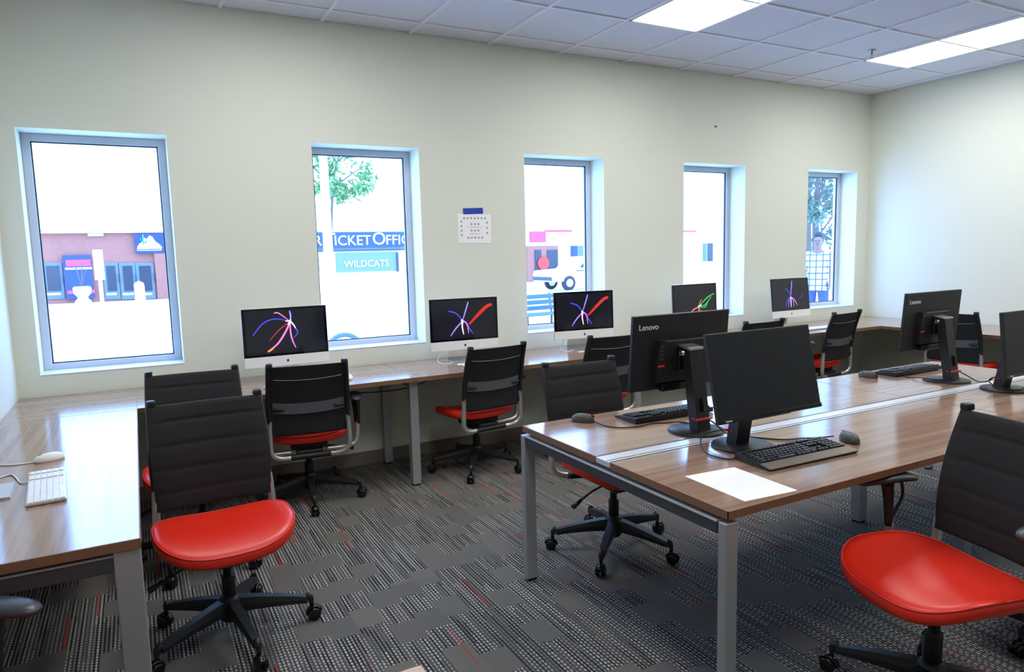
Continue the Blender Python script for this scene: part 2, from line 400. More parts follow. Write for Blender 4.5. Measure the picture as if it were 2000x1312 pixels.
names = ['under the window beside the left desk corner', 'under the second window from the left wall', 'between the third and fourth windows', 'ending at the right corner']
bd = thing('wall_desk', 'long brown wood-topped desk running along the window wall', 'desk', (0, 0, 0))
desk_top('desktop', LX+.002, LE, FE+.002, D-.013, 'wood_x', bd)
for a, b in mods: desk_top('desktop', a, b-.001, FE+.003, D-.013, 'wood_x', bd); edge(a, b-.001, FE, FE+.004, bd)
for x in (1.56, 3.42, 4.98):
    leg(x, FE+.09, DZ-.032, bd, .058, .058); leg(x, D-.06, DZ-.032, bd, .058, .05)
    frame_rail((x, FE+.09, 0), (x, D-.06, 0), DZ-.031, bd)
frame_rail((LX+.1, D-.1, 0), (RE, D-.1, 0), DZ-.031, bd)
rd = thing('wall_desk', 'brown wood-topped desk along the right wall meeting the window desk', 'desk')
desk_top('desktop', RE+.001, RX-.013, FE-1.55, D-.013, 'wood_y', rd); desk_top('desktop', RE+.001, RX-.013, FE-3.3, FE-1.553, 'wood_y', rd)
edge(RE-.003, RE+.001, FE-1.55, FE, rd); edge(RE-.003, RE+.001, FE-3.3, FE-1.553, rd)
for y in (FE-1.55, FE-3.25):
    leg(RE+.09, y, DZ-.032, rd); leg(RX-.06, y, DZ-.032, rd); frame_rail((RE+.09, y, 0), (RX-.06, y, 0), DZ-.031, rd)
frame_rail((RX-.1, FE-3.25, 0), (RX-.1, D-.2, 0), DZ-.031, rd)
ld = thing('wall_desk', 'brown wood-topped desk along the left wall with white keyboard on it', 'desk')
LY = 2.193
desk_top('desktop', LX+.002, LE, LY+.003, FE-.002, 'wood_y', ld); edge(LX+.002, LE, LY, LY+.004, ld); edge(LE-.001, LE+.002, LY, FE-.002, ld)
MB().box(((LX+LE)/2, LY+.03, .705), (LE-LX-.03, .03, .008)).build('shadow_gap', 'rail_dark', ld)
leg(LE-.035, LY+.032, .712, ld, .07, .045); leg(LX+.06, LY+.032, .712, ld, .07, .045)
frame_rail((LX+.09, LY+.03, 0), (LE-.07, LY+.03, 0), .705, ld, .04, .05)
frame_rail((LE-.12, LY+.06, 0), (LE-.12, FE-.05, 0), .71, ld)
# bench table in the middle of the room
CZ = .74; AX, BX, NY, BY = 1.515, 4.69, 1.472, 2.742; S0, S1 = 2.07, 2.16; SEAM = 3.47
ct = thing('bench_table', 'long double-sided wood bench table with aluminium frame and centre channel', 'table')
for a, b in ((AX, SEAM-.0015), (SEAM+.0015, BX)):
    desk_top('tabletop', a+.003, b, NY+.003, S0-.004, 'wood_x', ct, CZ, .027); desk_top('tabletop', a+.003, b, S1+.004, BY-.002, 'wood_x', ct, CZ, .027)
    edge(a, b, NY, NY+.004, ct, CZ, .027); edge(a, b, BY-.003, BY, ct, CZ, .027)
for y0, y1 in ((NY, S0-.004), (S1+.004, BY)): edge(AX, AX+.004, y0, y1, ct, CZ, .027)
MB().box(((AX+BX)/2, (S0+S1)/2, CZ-.012), (BX-AX, S1-S0, .022), .002).build('centre_channel', 'channel_white', ct)
mb = MB()
for y in (S0+.002, S1-.002, S0+.022): mb.box(((AX+BX)/2, y, CZ-.002), (BX-AX-.004, .003, .004))
mb.build('channel_lip', 'rail_dark', ct)
for x in (AX+.018, BX-.018):
    leg(x, NY+.018, .7, ct, .05, .034); leg(x, BY-.018, .7, ct, .056, .034)
    frame_rail((x, NY+.04, 0), (x, BY-.04, 0), .7, ct, .05, .042)
    MB().box((x+(.012 if x < 2 else -.012), (NY+BY)/2, .706), (.03, BY-NY-.1, .018)).build('spacer', 'rail_dark', ct)
for y in (2.38, 1.83): leg(SEAM-.03, y, .7, ct, .06, .06)
frame_rail((SEAM-.03, 1.6, 0), (SEAM-.03, 2.62, 0), .705, ct)
for y in (1.75, 2.46): MB().box(((AX+BX)/2, y, .69), (BX-AX-.1, .04, .04), .002).build('beam', 'rail_dark', ct)
tr = MB().box((2.55, 2.115, .545), (1.1, .2, .004)); 
for y in (2.02, 2.21): tr.box((2.55, y, .575), (1.1, .004, .06))
tr.build('cable_tray', 'rail_dark', ct)
for x, y, z0, z1 in ((2.03, 2.22, .53, .69), (2.03, 2.12, .5, .69), (2.03, 2.01, .52, .69)):
    MB().box((x, y, (z0+z1)/2), (.05, .07, z1-z0), .004).build('tray_bracket', 'rail_dark', ct)
MB().tube([(2.03, 2.24, .6), (2.07, 2.24, .45), (2.0, 2.2, .4)], .006, 6, 5).build('tray_cable', 'cable_black', ct)
# desk at the camera's feet
od = thing('loose_desk', 'pale wood desk corner just showing over the carpet', 'desk')
desk_top('desktop', -.35, .43, .45, 1.205, 'wood_pale', od, .74)
for x in (-.3, .38):
    for y in (.5, 1.15): leg(x, y, .71, od, .05, .05)

# ------------------------------------------------------------------ chairs
def seat_mesh():
    def top(x, y):
        z = .474+.028*(abs(x)/.25)**2.2
        if y < -.06: z -= .032*((-.06-y)/.16)**2
        if y > .1: z += .012*((y-.1)/.12)**2
        return z
    NS = 48; vs = []; fs = []
    prof = [(0.0, 0, 0)]+[(k/8, 0, 0) for k in range(1, 8)]+[(.955, 0, -.002), (.985, 0, -.008), (1.0, 0, -.02), (1.0, 0, -.034), (.975, 0, -.048), (.93, 0, -.054), (.6, 0, -.058), (0.0, 0, -.058)]
    def outline(a):
        c, s = math.cos(a), math.sin(a); n = 2.0/3.3
        x = math.copysign(abs(c)**n, c)*.262; y = math.copysign(abs(s)**n, s)*.205
        if y < 0: x *= 1-.05*(y/.205)**2; y *= 1.05
        return x, y-.02
    for k, (s, _, dz) in enumerate(prof):
        for i in range(NS):
            x, y = outline(2*PI*i/NS); x, y = x*s, (y+.02)*s-.02
            vs.append((x, y, top(x, y)+dz))
    for k in range(len(prof)-1):
        for i in range(NS): fs.append((k*NS+i, k*NS+(i+1) % NS, (k+1)*NS+(i+1) % NS, (k+1)*NS+i))
    pts = []
    for i in range(NS+1):
        x, y = outline(2*PI*i/NS); pts.append((x*.985, (y+.02)*.985-.02, top(x*.985, y)-.006))
    return MB().add(vs, fs, True), MB().tube(pts, .003, 5)
BZ0, BZ1 = .502, .93
def back_y(z, x=0):                         # rear plane of the backrest at height z
    u = (z-BZ0)/(BZ1-BZ0)
    return .225+.085*u+.02*math.sin(u*PI)*-1 - .03*(1-(x/.225)**2)*-1*.6
def back_hw(z): u = (z-BZ0)/(BZ1-BZ0); return .228+.006*math.sin(u*PI)-.004*u
def back_meshes():
    seams = [0, .17, .39, .62, .85, 1.0]
    def puff(u):
        for a, b in zip(seams, seams[1:]):
            if a <= u <= b: q = (u-a)/(b-a); return (1-abs(2*q-1)**6)
        return 0
    NU, NV = 14, 60
    def front(i, j):
        z = BZ0+(BZ1-BZ0)*j; x = (2*i-1)*back_hw(z); e = 1-abs(2*i-1)**8
        return (x, back_y(z, x)-.012-.012*e*(.45+.55*puff(j)), z)
    def rear(i, j):
        z = BZ0+(BZ1-BZ0)*j; x = (1-2*i)*back_hw(z); return (x, back_y(z, x)-.004, z)
    pad = MB().grid(front, NU, NV).grid(rear, NU, NV)
    # close the rim
    rim = []
    for jj in range(NV): 
        for ii in (0, 1):
            a, b = front(ii, jj/NV), front(ii, (jj+1)/NV); c, d = rear(1-ii, (jj+1)/NV), rear(1-ii, jj/NV); pad.add([a, b, c, d], [(0, 1, 2, 3)])
    for ii in range(NU):
        for jj in (0, 1): pad.add([front(ii/NU, jj), front((ii+1)/NU, jj), rear(1-(ii+1)/NU, jj), rear(1-ii/NU, jj)], [(0, 1, 2, 3)])
    return pad
def leg_mesh():
    vs = []; fs = []; n = 9
    for i in range(n):
        u = i/(n-1); r = .03+.27*u; zt = .165-.055*u**1.3; h = .062-.034*u; hw = .027-.010*u
        for sx, sz in ((-1, 0), (-.75, 1), (.75, 1), (1, 0), (.8, -1), (-.8, -1)): vs.append((r, hw*sx, zt-h/2+sz*h/2))
    for i in range(n-1):
        for k in range(6): fs.append((i*6+k, i*6+(k+1) % 6, (i+1)*6+(k+1) % 6, (i+1)*6+k))
    fs += [tuple(range(6))[::-1], tuple((n-1)*6+k for k in range(6))]
    m = MB().add(vs, fs); m.tube([(.297, 0, .112), (.312, 0, .1), (.316, 0, .08)], [.015, .014, .011], 8, 3); return m
def caster_mesh():
    rot = Matrix.Rotation(R(90), 3, 'X'); m = MB()
    for s in (-1, 1): m.lathe([(.004, -.009), (.022, -.0095), (.0265, -.006), (.0275, 0), (.0265, .006), (.022, .0095), (.004, .009)], 18, (.326, s*.0145, .0285), rot)
    m.lathe([(.008, -.024), (.008, .024)], 10, (.326, 0, .0285), rot)
    pts = [(.326+.031*math.cos(a), 0, .0285+.031*math.sin(a)) for a in [R(x) for x in range(20, 181, 20)]]
    m.tube(pts, .006, 6, sx=2.8); m.tube([(.317, 0, .055), (.317, 0, .09)], .009, 8); return m
def arm_tube(s):
    return MB().tube([(s*.1, .1, .365), (s*.24, .1, .367), (s*.288, .095, .395), (s*.3, .09, .46), (s*.303, .085, .51)], .0155, 10, 6)
def arm_post(s):
    return MB().tube([(s*.303, .085, .5), (s*.303, .08, .6), (s*.30, .07, .665)], [.02, .026, .034], 10, 4, sx=.7).tube([(s*.303, .1, .53), (s*.303, .14, .6), (s*.3, .13, .665)], .006, 6, 4)
def arm_pad(s):
    m = MB(); n = 20; vs = []; fs = []
    ring = [(.0, .013), (.75, .013), (.96, .006), (1, 0), (.96, -.008), (.7, -.013), (0, -.013)]
    for k, dz in ring:
        for i in range(n):
            a = 2*PI*i/n; e = 2/2.6; c, q = math.cos(a), math.sin(a)
            vs.append((s*.295+math.copysign(abs(c)**e, c)*.043*k, .065+math.copysign(abs(q)**e, q)*.125*k, .682+dz-.01*(abs(q)*k)**2))
    for k in range(len(ring)-1):
        for i in range(n): fs.append((k*n+i, k*n+(i+1) % n, (k+1)*n+(i+1) % n, (k+1)*n+i))
    return m.add(vs, fs, True)
sm_, sp_ = seat_mesh()
CH = dict(seat=(sm_.mesh('seat', 'red_leather')), seat_piping=sp_.mesh('seat_piping', 'red_leather'), backrest=back_meshes().mesh('backrest', 'black_fabric'))
mb = MB()
def rear_pt(x, z, off=.0): return (x, back_y(z, x)+off, z)
CH['back_panel'] = MB().grid(lambda i, j: rear_pt((1-2*i)*(back_hw(BZ0+(BZ1-BZ0)*j)-.01), BZ0+.01+(BZ1-BZ0-.03)*j, .0005), 12, 12).mesh('back_panel', 'black_mesh')
CH['back_seam'] = MB().tube([rear_pt(x*.195, .855-.012*(1-x*x), .003) for x in [k/6-1 for k in range(13)]], .0022, 5).mesh('back_seam', 'piping')
CH['lumbar_band'] = MB().grid(lambda i, j: rear_pt((2*i-1)*.205, .635+.066*j+.012*(2*i-1)**2, .012-.008*(2*i-1)**4), 14, 4).grid(lambda i, j: rear_pt((1-2*i)*.205, .635+.066*j+.012*(2*i-1)**2, .009-.008*(2*i-1)**4), 14, 4).mesh('lumbar_band', 'lumbar')
for nm, s in (('a', -1), ('b', 1)):
    CH['clip'+nm] = MB().tube([rear_pt(s*.2, .672, .008), rear_pt(s*.17, .672, .018), rear_pt(s*.14, .67, .014)], [.012, .01, .004], 8, 4).mesh('lumbar_clip', 'black_plastic')
for nm, s in (('a', -1), ('b', 1)):
    pts = [(s*(back_hw(z)-.004), back_y(z, .22)+.002, z) for z in [BZ0+.02+k*(BZ1-BZ0-.005)/10 for k in range(11)]]
    u = MB().tube(pts, .0135, 8, 2, sx=1.0)
    zt = pts[-1]; u.box((s*(back_hw(BZ1)-.012), zt[1]-.006, zt[2]-.004), (.036, .034, .026), .007)
    CH['upright'+nm] = u.mesh('upright', 'black_plastic')
    ya = back_y(.56, .22)
    CH['tube'+nm] = MB().tube([(s*.226, back_y(.6, .22)+.002, .6), (s*.228, ya, .54), (s*.231, ya-.002, .455), (s*.227, ya-.004, .405), (s*.198, ya-.012, .372), (s*.155, ya-.022, .36), (s*.12, ya-.03, .358)], [.0125, .0155, .0165, .0165, .0165, .016, .016], 12, 6).mesh('back_tube', 'silver')
    CH['armtube'+nm] = arm_tube(s).mesh('arm_tube', 'silver'); CH['armpost'+nm] = arm_post(s).mesh('arm_post', 'black_plastic'); CH['armpad'+nm] = arm_pad(s).mesh('arm_pad', 'arm_pad'); CH['armpadg'+nm] = arm_pad(s).mesh('arm_pad', 'arm_pad_grey')
CH['crossbar'] = MB().tube([(-.15, .2, .359), (-.07, .185, .354), (0, .18, .352), (.07, .185, .354), (.15, .2, .359)], .018, 10, 4).mesh('crossbar', 'black_plastic')
mm = MB().box((0, .03, .368), (.16, .3, .045), .01).box((0, -.02, .345), (.09, .12, .05), .01); mm.tube([(.1, .03, .372), (-.1, .03, .372)], .014, 8)
CH['mechanism'] = mm.box((0, .0, .4), (.22, .26, .03), .008).mesh('mechanism', 'black_plastic')
CH['lever'] = MB().tube([(-.06, -.02, .36), (-.16, -.04, .345), (-.24, -.06, .32)], [.005, .005, .006], 6, 3).tube([(-.235, -.058, .322), (-.29, -.07, .3)], [.009, .013], 8).mesh('lever', 'black_plastic')
CH['gas_lift'] = MB().lathe([(.026, .1), (.027, .26), (.0275, .262), (.018, .264), (.018, .35)], 18).mesh('gas_lift', 'black_plastic')
CH['hub'] = MB().lathe([(.03, .07), (.042, .085), (.046, .13), (.044, .165), (.032, .178), (.028, .18)], 20).mesh('hub', 'black_plastic')
CH['leg'] = leg_mesh().mesh('leg', 'black_plastic'); CH['caster'] = caster_mesh().mesh('caster', 'black_gloss')
def chair(x, y, deg, label, star=0.0, arms='', dz=0, grey=False):
    """arms: string of a (sitter's one side) and b; star: world angle of one base leg; dz: height of the seat above the usual"""
    c = thing('task_chair', label, 'chair', (x, y, 0), R(deg), 'red and black task chairs')
    for nm in ('seat', 'backrest', 'crossbar', 'mechanism', 'lever'):
        o = inst(CH[nm], nm, c, (0, 0, dz))
        if nm == 'seat': inst(CH['seat_piping'], 'seat_piping', o)
        if nm == 'backrest':
            inst(CH['back_panel'], 'back_panel', o); inst(CH['back_seam'], 'back_seam', o); inst(CH['lumbar_band'], 'lumbar_band', o); inst(CH['clipa'], 'lumbar_clip', o); inst(CH['clipb'], 'lumbar_clip', o)
    for s in 'ab': inst(CH['upright'+s], 'upright', c, (0, 0, dz)); inst(CH['tube'+s], 'back_tube', c, (0, 0, dz))
    for s in arms:
        o = inst(CH['armtube'+s], 'armrest', c, (0, 0, dz)); inst(CH['armpost'+s], 'arm_post', o); inst(CH[('armpadg' if grey else 'armpad')+s], 'arm_pad', o)
    inst(CH['gas_lift'], 'gas_lift', c, (0, 0, dz)); inst(CH['hub'], 'hub', c)
    for k in range(5):
        l = inst(CH['leg'], 'leg', c, (0, 0, 0), (0, 0, R(star-deg+72*k))); inst(CH['caster'], 'caster', l)
    return c
chair(.24, 2.93, 2, 'task chair with red seat turned away from the left desk, next to its end leg', 65)
chair(.22, 3.80, -3, 'task chair mostly hidden behind another chair near the first window', 20)
chair(.885, 4.42, 173, 'task chair with black armrests facing the screen with pink and violet streaks', 46, 'ab', -.02)
chair(2.06, 4.41, 186, 'task chair facing the second screen, right of the lone silver desk leg', 21, 'a', -.02)
chair(2.97, 4.27, 178, 'task chair facing the third screen, partly behind the raised black monitor', 30)
chair(2.074, 2.80, -1, 'task chair pushed under the bench table beside its corner leg', 6.3)
chair(4.43, 4.26, 181, 'task chair facing the screen with green streaks', 10)
chair(5.52, 4.33, 187, 'task chair at the last screen before the right corner', 50, 'b')
chair(6.43, 3.46, 92, 'task chair facing the desk along the right wall', 15)
cg = chair(2.19, 1.235, 255, 'task chair with armrests standing askew beside the bench table', 34, 'ab', .012)
chair(-.47, 1.79, 60, 'task chair with armrests beside the near end of the left desk', 12, 'ab')
chair(3.08, 1.16, 178, 'armless task chair next to the one with armrests at the bench table', 163)

for ch in [o for o in cg.children if o.name.startswith('armrest')][1:]: ch.location.y += .10; ch.location.x -= .06     # this armrest slid back
# ------------------------------------------------------------------ all-in-one computers
def streak(o, pts, w, mat, y, sub=6):
    """a flat ribbon of light drawn on the screen; pts in screen fractions"""
    SW, SH = .49, .276; P = [Vector(((a-.5)*SW, 0, (b-.5)*SH)) for a, b in pts]; Q = []
    for i in range(len(P)-1):
        p0, p1, p2, p3 = P[max(i-1, 0)], P[i], P[i+1], P[min(i+2, len(P)-1)]
        for k in range(sub):
            u = k/sub; Q.append(.5*((2*p1)+(p2-p0)*u+(2*p0-5*p1+4*p2-p3)*u*u+(3*p1-p0-3*p2+p3)*u**3))
    Q.append(P[-1]); n = len(Q); vs = []; fs = []
    for i, p in enumerate(Q):
        d = (Q[min(i+1, n-1)]-Q[max(i-1, 0)]).normalized(); nn = Vector((-d.z, 0, d.x)); ww = w*(.45+.55*math.sin(PI*min(1, .15+i/(n-1)*.85)))
        vs += [p+nn*ww/2, p-nn*ww/2]
    for i in range(n-1): fs.append((2*i, 2*i+1, 2*i+3, 2*i+2))
    m = MB().add([(v[0], y, v[2]) for v in vs], fs); return m.build('light_streak', mat, o)
LOOK_A = [([(.08, .45), (.22, .72), (.38, .8), (.56, .72)], .007, 'streak_blue'), ([(.36, .93), (.42, .93), (.56, .72)], .007, 'streak_pink'), ([(.56, .97), (.57, .85), (.56, .72)], .010, 'streak_violet'),
          ([(.56, .72), (.61, .6), (.645, .48), (.64, .42), (.59, .33)], .008, 'streak_blue'), ([(.56, .72), (.44, .58), (.36, .45), (.28, .3)], .006, 'streak_red'), ([(.56, .72), (.49, .48), (.38, .22), (.25, .06)], .012, 'streak_pink'),
          ([(.33, .14), (.29, .09), (.25, .05)], .012, 'streak_orange'), ([(.56, .72), (.555, .5), (.57, .3), (.61, .1)], .010, 'streak_pink'), ([(.5, .74), (.56, .72), (.6, .64), (.625, .55)], .010, 'streak_white'), ([(.53, .64), (.56, .72), (.565, .78)], .012, 'streak_white')]
LOOK_B = [([(.57, .96), (.53, .76), (.465, .45)], .010, 'streak_violet'), ([(.25, .74), (.36, .68), (.43, .56), (.465, .45)], .008, 'streak_blue'), ([(.465, .45), (.36, .28), (.27, .08)], .010, 'streak_violet'),
          ([(.95, .86), (.86, .8), (.72, .6), (.57, .36)], .026, 'streak_red'), ([(.465, .45), (.53, .4), (.57, .26), (.63, .1)], .010, 'streak_blue'), ([(.465, .45), (.46, .3), (.48, .1)], .011, 'streak_white'),
          ([(.44, .4), (.46, .46), (.5, .44), (.54, .34), (.56, .12)], .009, 'streak_pink'), ([(.45, .5), (.465, .45), (.455, .28)], .014, 'streak_white')]
LOOK_C = [([(.98, .72), (.82, .62), (.7, .48), (.6, .35)], .009, 'streak_green'), ([(.9, .62), (.78, .42), (.72, .36), (.58, .32)], .009, 'streak_green'), ([(.8, .44), (.74, .3), (.58, .32)], .008, 'streak_green'), ([(.58, .32), (.45, .24), (.38, .1), (.34, .03)], .009, 'streak_orange'), ([(.58, .32), (.6, .15), (.63, .03)], .010, 'streak_orange'),
          ([(.58, .32), (.66, .15), (.7, .05)], .008, 'streak_red'), ([(.66, .56), (.6, .42), (.58, .32)], .006, 'streak_orange'), ([(.56, .3), (.6, .35), (.66, .38)], .011, 'streak_white')]
LOOK_D = [([(.56, .97), (.54, .75), (.5, .42)], .010, 'streak_violet'), ([(.36, .72), (.46, .58), (.5, .42)], .007, 'streak_blue'), ([(.5, .42), (.4, .3), (.34, .06)], .008, 'streak_blue'), ([(.5, .42), (.44, .25), (.42, .05)], .007, 'streak_violet'),
          ([(.5, .42), (.5, .25), (.5, .05)], .010, 'streak_white'), ([(.5, .42), (.57, .25), (.58, .06)], .008, 'streak_violet'), ([(.5, .42), (.6, .3), (.68, .1)], .008, 'streak_pink'), ([(.72, .3), (.82, .42), (.86, .52)], .01, 'streak_dim')]
def apple_logo(o, z, y):
    pts = []
    for k in range(28):
        a = 2*PI*k/28; r = .0088*(1-.10*abs(math.sin(a))**8*(1 if math.sin(a) > 0 else .4))
        x, q = r*math.cos(a)*.95, r*math.sin(a)
        if x > 0 and abs(q-.001) < .0042: x -= (.0042**2-(q-.001)**2)**.5*.8
        pts.append((x, z+q))
    leaf = [(0, z+.0092), (.001, z+.012), (.004, z+.0142), (.0042, z+.012), (.0028, z+.0098)]
    MB().prism(pts, y, y-.0006).prism(leaf, y, y-.0006).build('emblem', 'logo_black', o)
def imac(x, y, zc, rz, tilt, look, label, base_z=DZ):
    c = thing('all_in_one_computer', label, 'computer', (x, y, base_z), rz, 'white all-in-one computers')
    BW, BH = .535, .378; hz = zc-base_z
    b = bpy.data.objects.new('body', None)
    def fn(i, j):
        u, v = 2*i-1, 2*j-1; e = (1-abs(u)**4)*(1-abs(v)**4); return (u*BW/2, .004+.034*e, v*BH/2)
    m = MB().box((0, 0, 0), (BW, .008, BH), .003).grid(fn, 16, 14)
    body = m.build('body', 'silver', c, (0, 0, hz), (-tilt, 0, 0))
    MB().box((0, -.005, .033), (BW-.004, .003, BH-.07), .001).build('glass_front', 'imac_bezel', body)
    MB().box((0, -.0045, -BH/2+.035), (BW-.002, .0035, .066), .001).build('chin', 'white_plastic', body)
    scr = MB().box((0, -.0068, .033), (.495, .001, .28)).build('screen', 'imac_screen', body)
    for k, (pts, wd, mt) in enumerate(look):
        s = streak(scr, [(a, b_) for a, b_ in pts], wd*1.0, mt, -.0076-.0001*k); s.location = (0, 0, .033)
    apple_logo(body, -BH/2+.034, -.0064)
    pr_ = [(-.03, .004), (.115, .004), (.13, .012), (.06, hz-.02), (.04, hz+.02), (.034, hz+.02), (.054, hz-.03), (.118, .014), (.113, .0085), (-.03, .0085)]
    MB().prism([(.045, hz+.03), (.115, .03), (.112, .012), (.1, .008), (-.085, .007), (-.09, .0), (.118, .0), (.124, .012), (.122, .034), (.052, hz+.03)], -.095, .095, 'X').build('stand', 'silver', c)
    return c
imac(.83, 4.621, 1.035, .032, .04, LOOK_A, 'white all-in-one computer with fan of pink and violet streaks on screen')
imac(2.09, 4.62, 1.029, -.047, .02, LOOK_B, 'white all-in-one computer with red streak on screen, between the two windows below the notice')
imac(3.142, 4.619, 1.029, -.112, .03, LOOK_B, 'white all-in-one computer with red streak on screen, in front of the third window')
imac(4.317, 4.62, 1.039, .034, .05, LOOK_C, 'white all-in-one computer with green and orange streaks on screen')
imac(5.536, 4.622, 1.043, .014, .108, LOOK_D, 'white all-in-one computer with small blue burst on screen near the right corner')
imac(-.52, 2.91, 1.035, R(92), .04, LOOK_A, 'white all-in-one computer on the desk along the left wall')
def white_keyboard(x, y, rz, label, wd=.43, dp=.115):
    c = thing('white_keyboard', label, 'keyboard', (x, y, DZ), rz, 'slim white keyboards')
    MB().box((0, 0, .006), (wd, dp, .009), .003).build('case', 'silver', c)
    mb = MB(); kx = .0186; n = int((wd-.012)/kx)
    for r_ in range(6):
        for k in range(n):
            if k in (15, 19) and n > 18: continue
            if r_ == 0 and 4 <= k <= 8:
                if k == 6: mb.box((-wd/2+.015+k*kx, -dp/2+.012+r_*.018, .0125), (kx*4.8, .0155, .005), .0012)
                continue
            mb.box((-wd/2+.015+k*kx, -dp/2+.012+r_*.018, .0125), (.0158, .0155, .005), .0012)
    o = mb.build('keys', 'key_white', c); o['kind'] = 'stuff'; return c
def white_mouse(x, y, rz, label):
    c = thing('white_mouse', label, 'mouse', (x, y, DZ), rz, 'white mice')
    def fn(i, j):
        a = 2*PI*i; ph = PI/2*j; return (.029*math.cos(a)*math.cos(ph)**.6, .055*math.sin(a)*math.cos(ph)**.6, .004+.026*math.sin(ph))
    MB().grid(fn, 24, 8).lathe([(.027, .0), (.028, .005)], 24, (0, 0, 0), Matrix.Diagonal((1, 1.9, 1))).build('shell', 'white_plastic', c)
    MB().lathe([(.003, .029), (.0045, .031), (.003, .0325)], 10, (0, -.03, 0)).build('scroll_ball', 'mouse_grey', c); return c
white_keyboard(-.332, 2.895, R(95), 'white keyboard beside white mouse on the left desk')
white_mouse(-.36, 3.30, R(-70), 'white mouse above the keyboard on the left desk')
white_keyboard(.86, 4.40, R(2), 'white keyboard half hidden behind a chair below the first screen')
white_mouse(1.17, 4.45, R(5), 'white mouse peeking out beside the chair at the first screen')
white_keyboard(2.2, 4.42, R(-2), 'white keyboard hidden behind the chair at the second screen')
white_keyboard(5.72, 4.44, R(0), 'white keyboard showing beside the chair at the last screen')
def cable(name, label, pts, mat, r=.0028, cat='cable', sm=8):
    return tag(MB().tube(pts, r, 6, sm).build(name, mat), label, cat)
Z1 = DZ+.003
cable('mouse_cable', 'thin white cord running from the left desk mouse to the wall', [(-.385, 3.31, DZ+.008), (-.43, 3.29, Z1), (-.5, 3.30, Z1), (-.56, 3.36, Z1), (-.62, 3.4, Z1)], 'cable_white')
cable('keyboard_cable', 'white cord looping from keyboard past the computer foot on the left desk', [(-.394, 2.99, DZ+.006), (-.42, 2.995, Z1), (-.445, 3.08, Z1+.002), (-.47, 3.14, Z1), (-.52, 3.1, Z1), (-.57, 3.07, Z1)], 'cable_white')
cable('computer_cable', 'white cord looping behind the second screen onto the desk', [(1.96, 4.655, DZ+.14), (1.93, 4.69, DZ+.08), (1.90, 4.69, DZ+.02), (1.91, 4.63, DZ+.0045), (1.95, 4.605, DZ+.0045), (1.992, 4.635, DZ+.008)], 'cable_white', .003)
cable('computer_cable', 'white cord looping under the third screen beside its foot', [(3.016, 4.662, DZ+.14), (2.985, 4.69, DZ+.07), (2.955, 4.685, DZ+.02), (2.96, 4.63, DZ+.0045), (3.0, 4.605, DZ+.0045), (3.047, 4.63, DZ+.008)], 'cable_white', .003)
cable('under_desk_cable', 'thin black cord sagging under the window desk beside the silver leg', [(1.15, 4.8, .7), (1.2, 4.82, .6), (1.5, 4.85, .555), (1.8, 4.83, .58), (2.0, 4.8, .7)], 'cable_black', .004)

# ------------------------------------------------------------------ black monitors
len_me = text_mesh('Lenovo', .036, 'logo_white', .0006, 'lettering'); len_small = text_mesh('Lenovo', .011, 'logo_white', .0003, 'lettering')
def monitor(x, y, rz, tilt, label, drop=0):
    c = thing('desk_monitor', label, 'monitor', (x, y, CZ), rz, 'black desk monitors')
    PW, PH = .55, .332; py, pz = -.105, .346-drop
    MB().lathe([(.0, .0), (.118, .0), (.121, .004), (.118, .009), (.03, .012), (.0, .012)], 40).build('base', 'black_plastic', c)
    rot = Matrix.Rotation(R(6), 3, 'X')
    colm = MB().prism([(.0, .008), (.052, .008), (-.006, .36-drop), (-.024, .372-drop), (-.055, .36-drop)], -.036, .036, 'X')
    cl = colm.build('column', 'black_plastic', c)
    MB().box((0, .031, .12), (.014, .03, .06), .004, Matrix.Rotation(R(9), 3, 'X')).build('column_slot', 'black_gloss', cl)
    MB().tube([(-.04, .02, .06), (0, .05, .062), (.04, .02, .06)], .005, 6, 4).box((-.0, .05, .062), (.09, .012, .009), .003).build('cable_clip', 'red_plastic', cl)
    MB().box((0, -.034, .366-drop), (.085, .07, .012), .005, Matrix.Rotation(R(-8), 3, 'X')).build('column_cap', 'steel', cl)
    p = MB().box((0, 0, 0), (PW, .018, PH), .003).build('panel', 'black_plastic', c, (0, py, pz), (-tilt, 0, 0))
    MB().box((0, -.0092, .006), (PW-.012, .001, PH-.028)).build('screen', 'screen_off', p)
    MB().box((0, -.0105, -PH/2+.009), (PW, .006, .016), .002).build('chin', 'black_gloss', p)
    h = MB().prism([(-.15, -.13), (.15, -.13), (.155, -.02), (.14, .055), (-.14, .055), (-.155, -.02)], .008, .034).build('rear_housing', 'black_plastic', p)
    MB().box((0, .035, .052), (.22, .004, .003)).build('housing_line', 'steel', p)
    MB().box((0, .04, -.03), (.1, .03, .1), .006).build('hinge_plate', 'black_gloss', p)
    MB().box((0, .022, -PH/2+.012), (.24, .03, .035), .004).build('lower_bar', 'black_gloss', p)
    MB().tube([(-.05, .06, .0), (.05, .06, .0)], .011, 10).build('hinge', 'steel', p)
    pt = MB()
    for k in range(4): pt.box((.132, .0345, .03-.018*k), (.02, .002, .008))
    pt.build('port', 'rail_dark', p)
    MB().box((.132, .036, -.056), (.034, .006, .008), .002).build('latch', 'red_plastic', p)
    o = inst(len_me, 'lettering', p, (PW/2-.03, .0098, PH/2-.062), (R(90), 0, R(180))); o['label'] = 'white maker name lettering'
    o = inst(len_small, 'lettering', p, (-PW/2+.03, -.0138, -PH/2+.006), (R(90), 0, 0)); o['label'] = 'tiny white maker name lettering'
    return c
monitor(2.105, 2.239, R(180), .086, 'black monitor seen from behind, beside the bench table end with chair tucked under')
monitor(2.085, 1.957, R(0), .214, 'black monitor with blank screen behind the white sheet of paper', .032)
monitor(4.07, 2.294, R(181), .075, 'black monitor seen from behind at the far end of the bench table')
monitor(4.06, 1.975, R(0), .1, 'black monitor with blank screen at the far end of the bench table', .075)
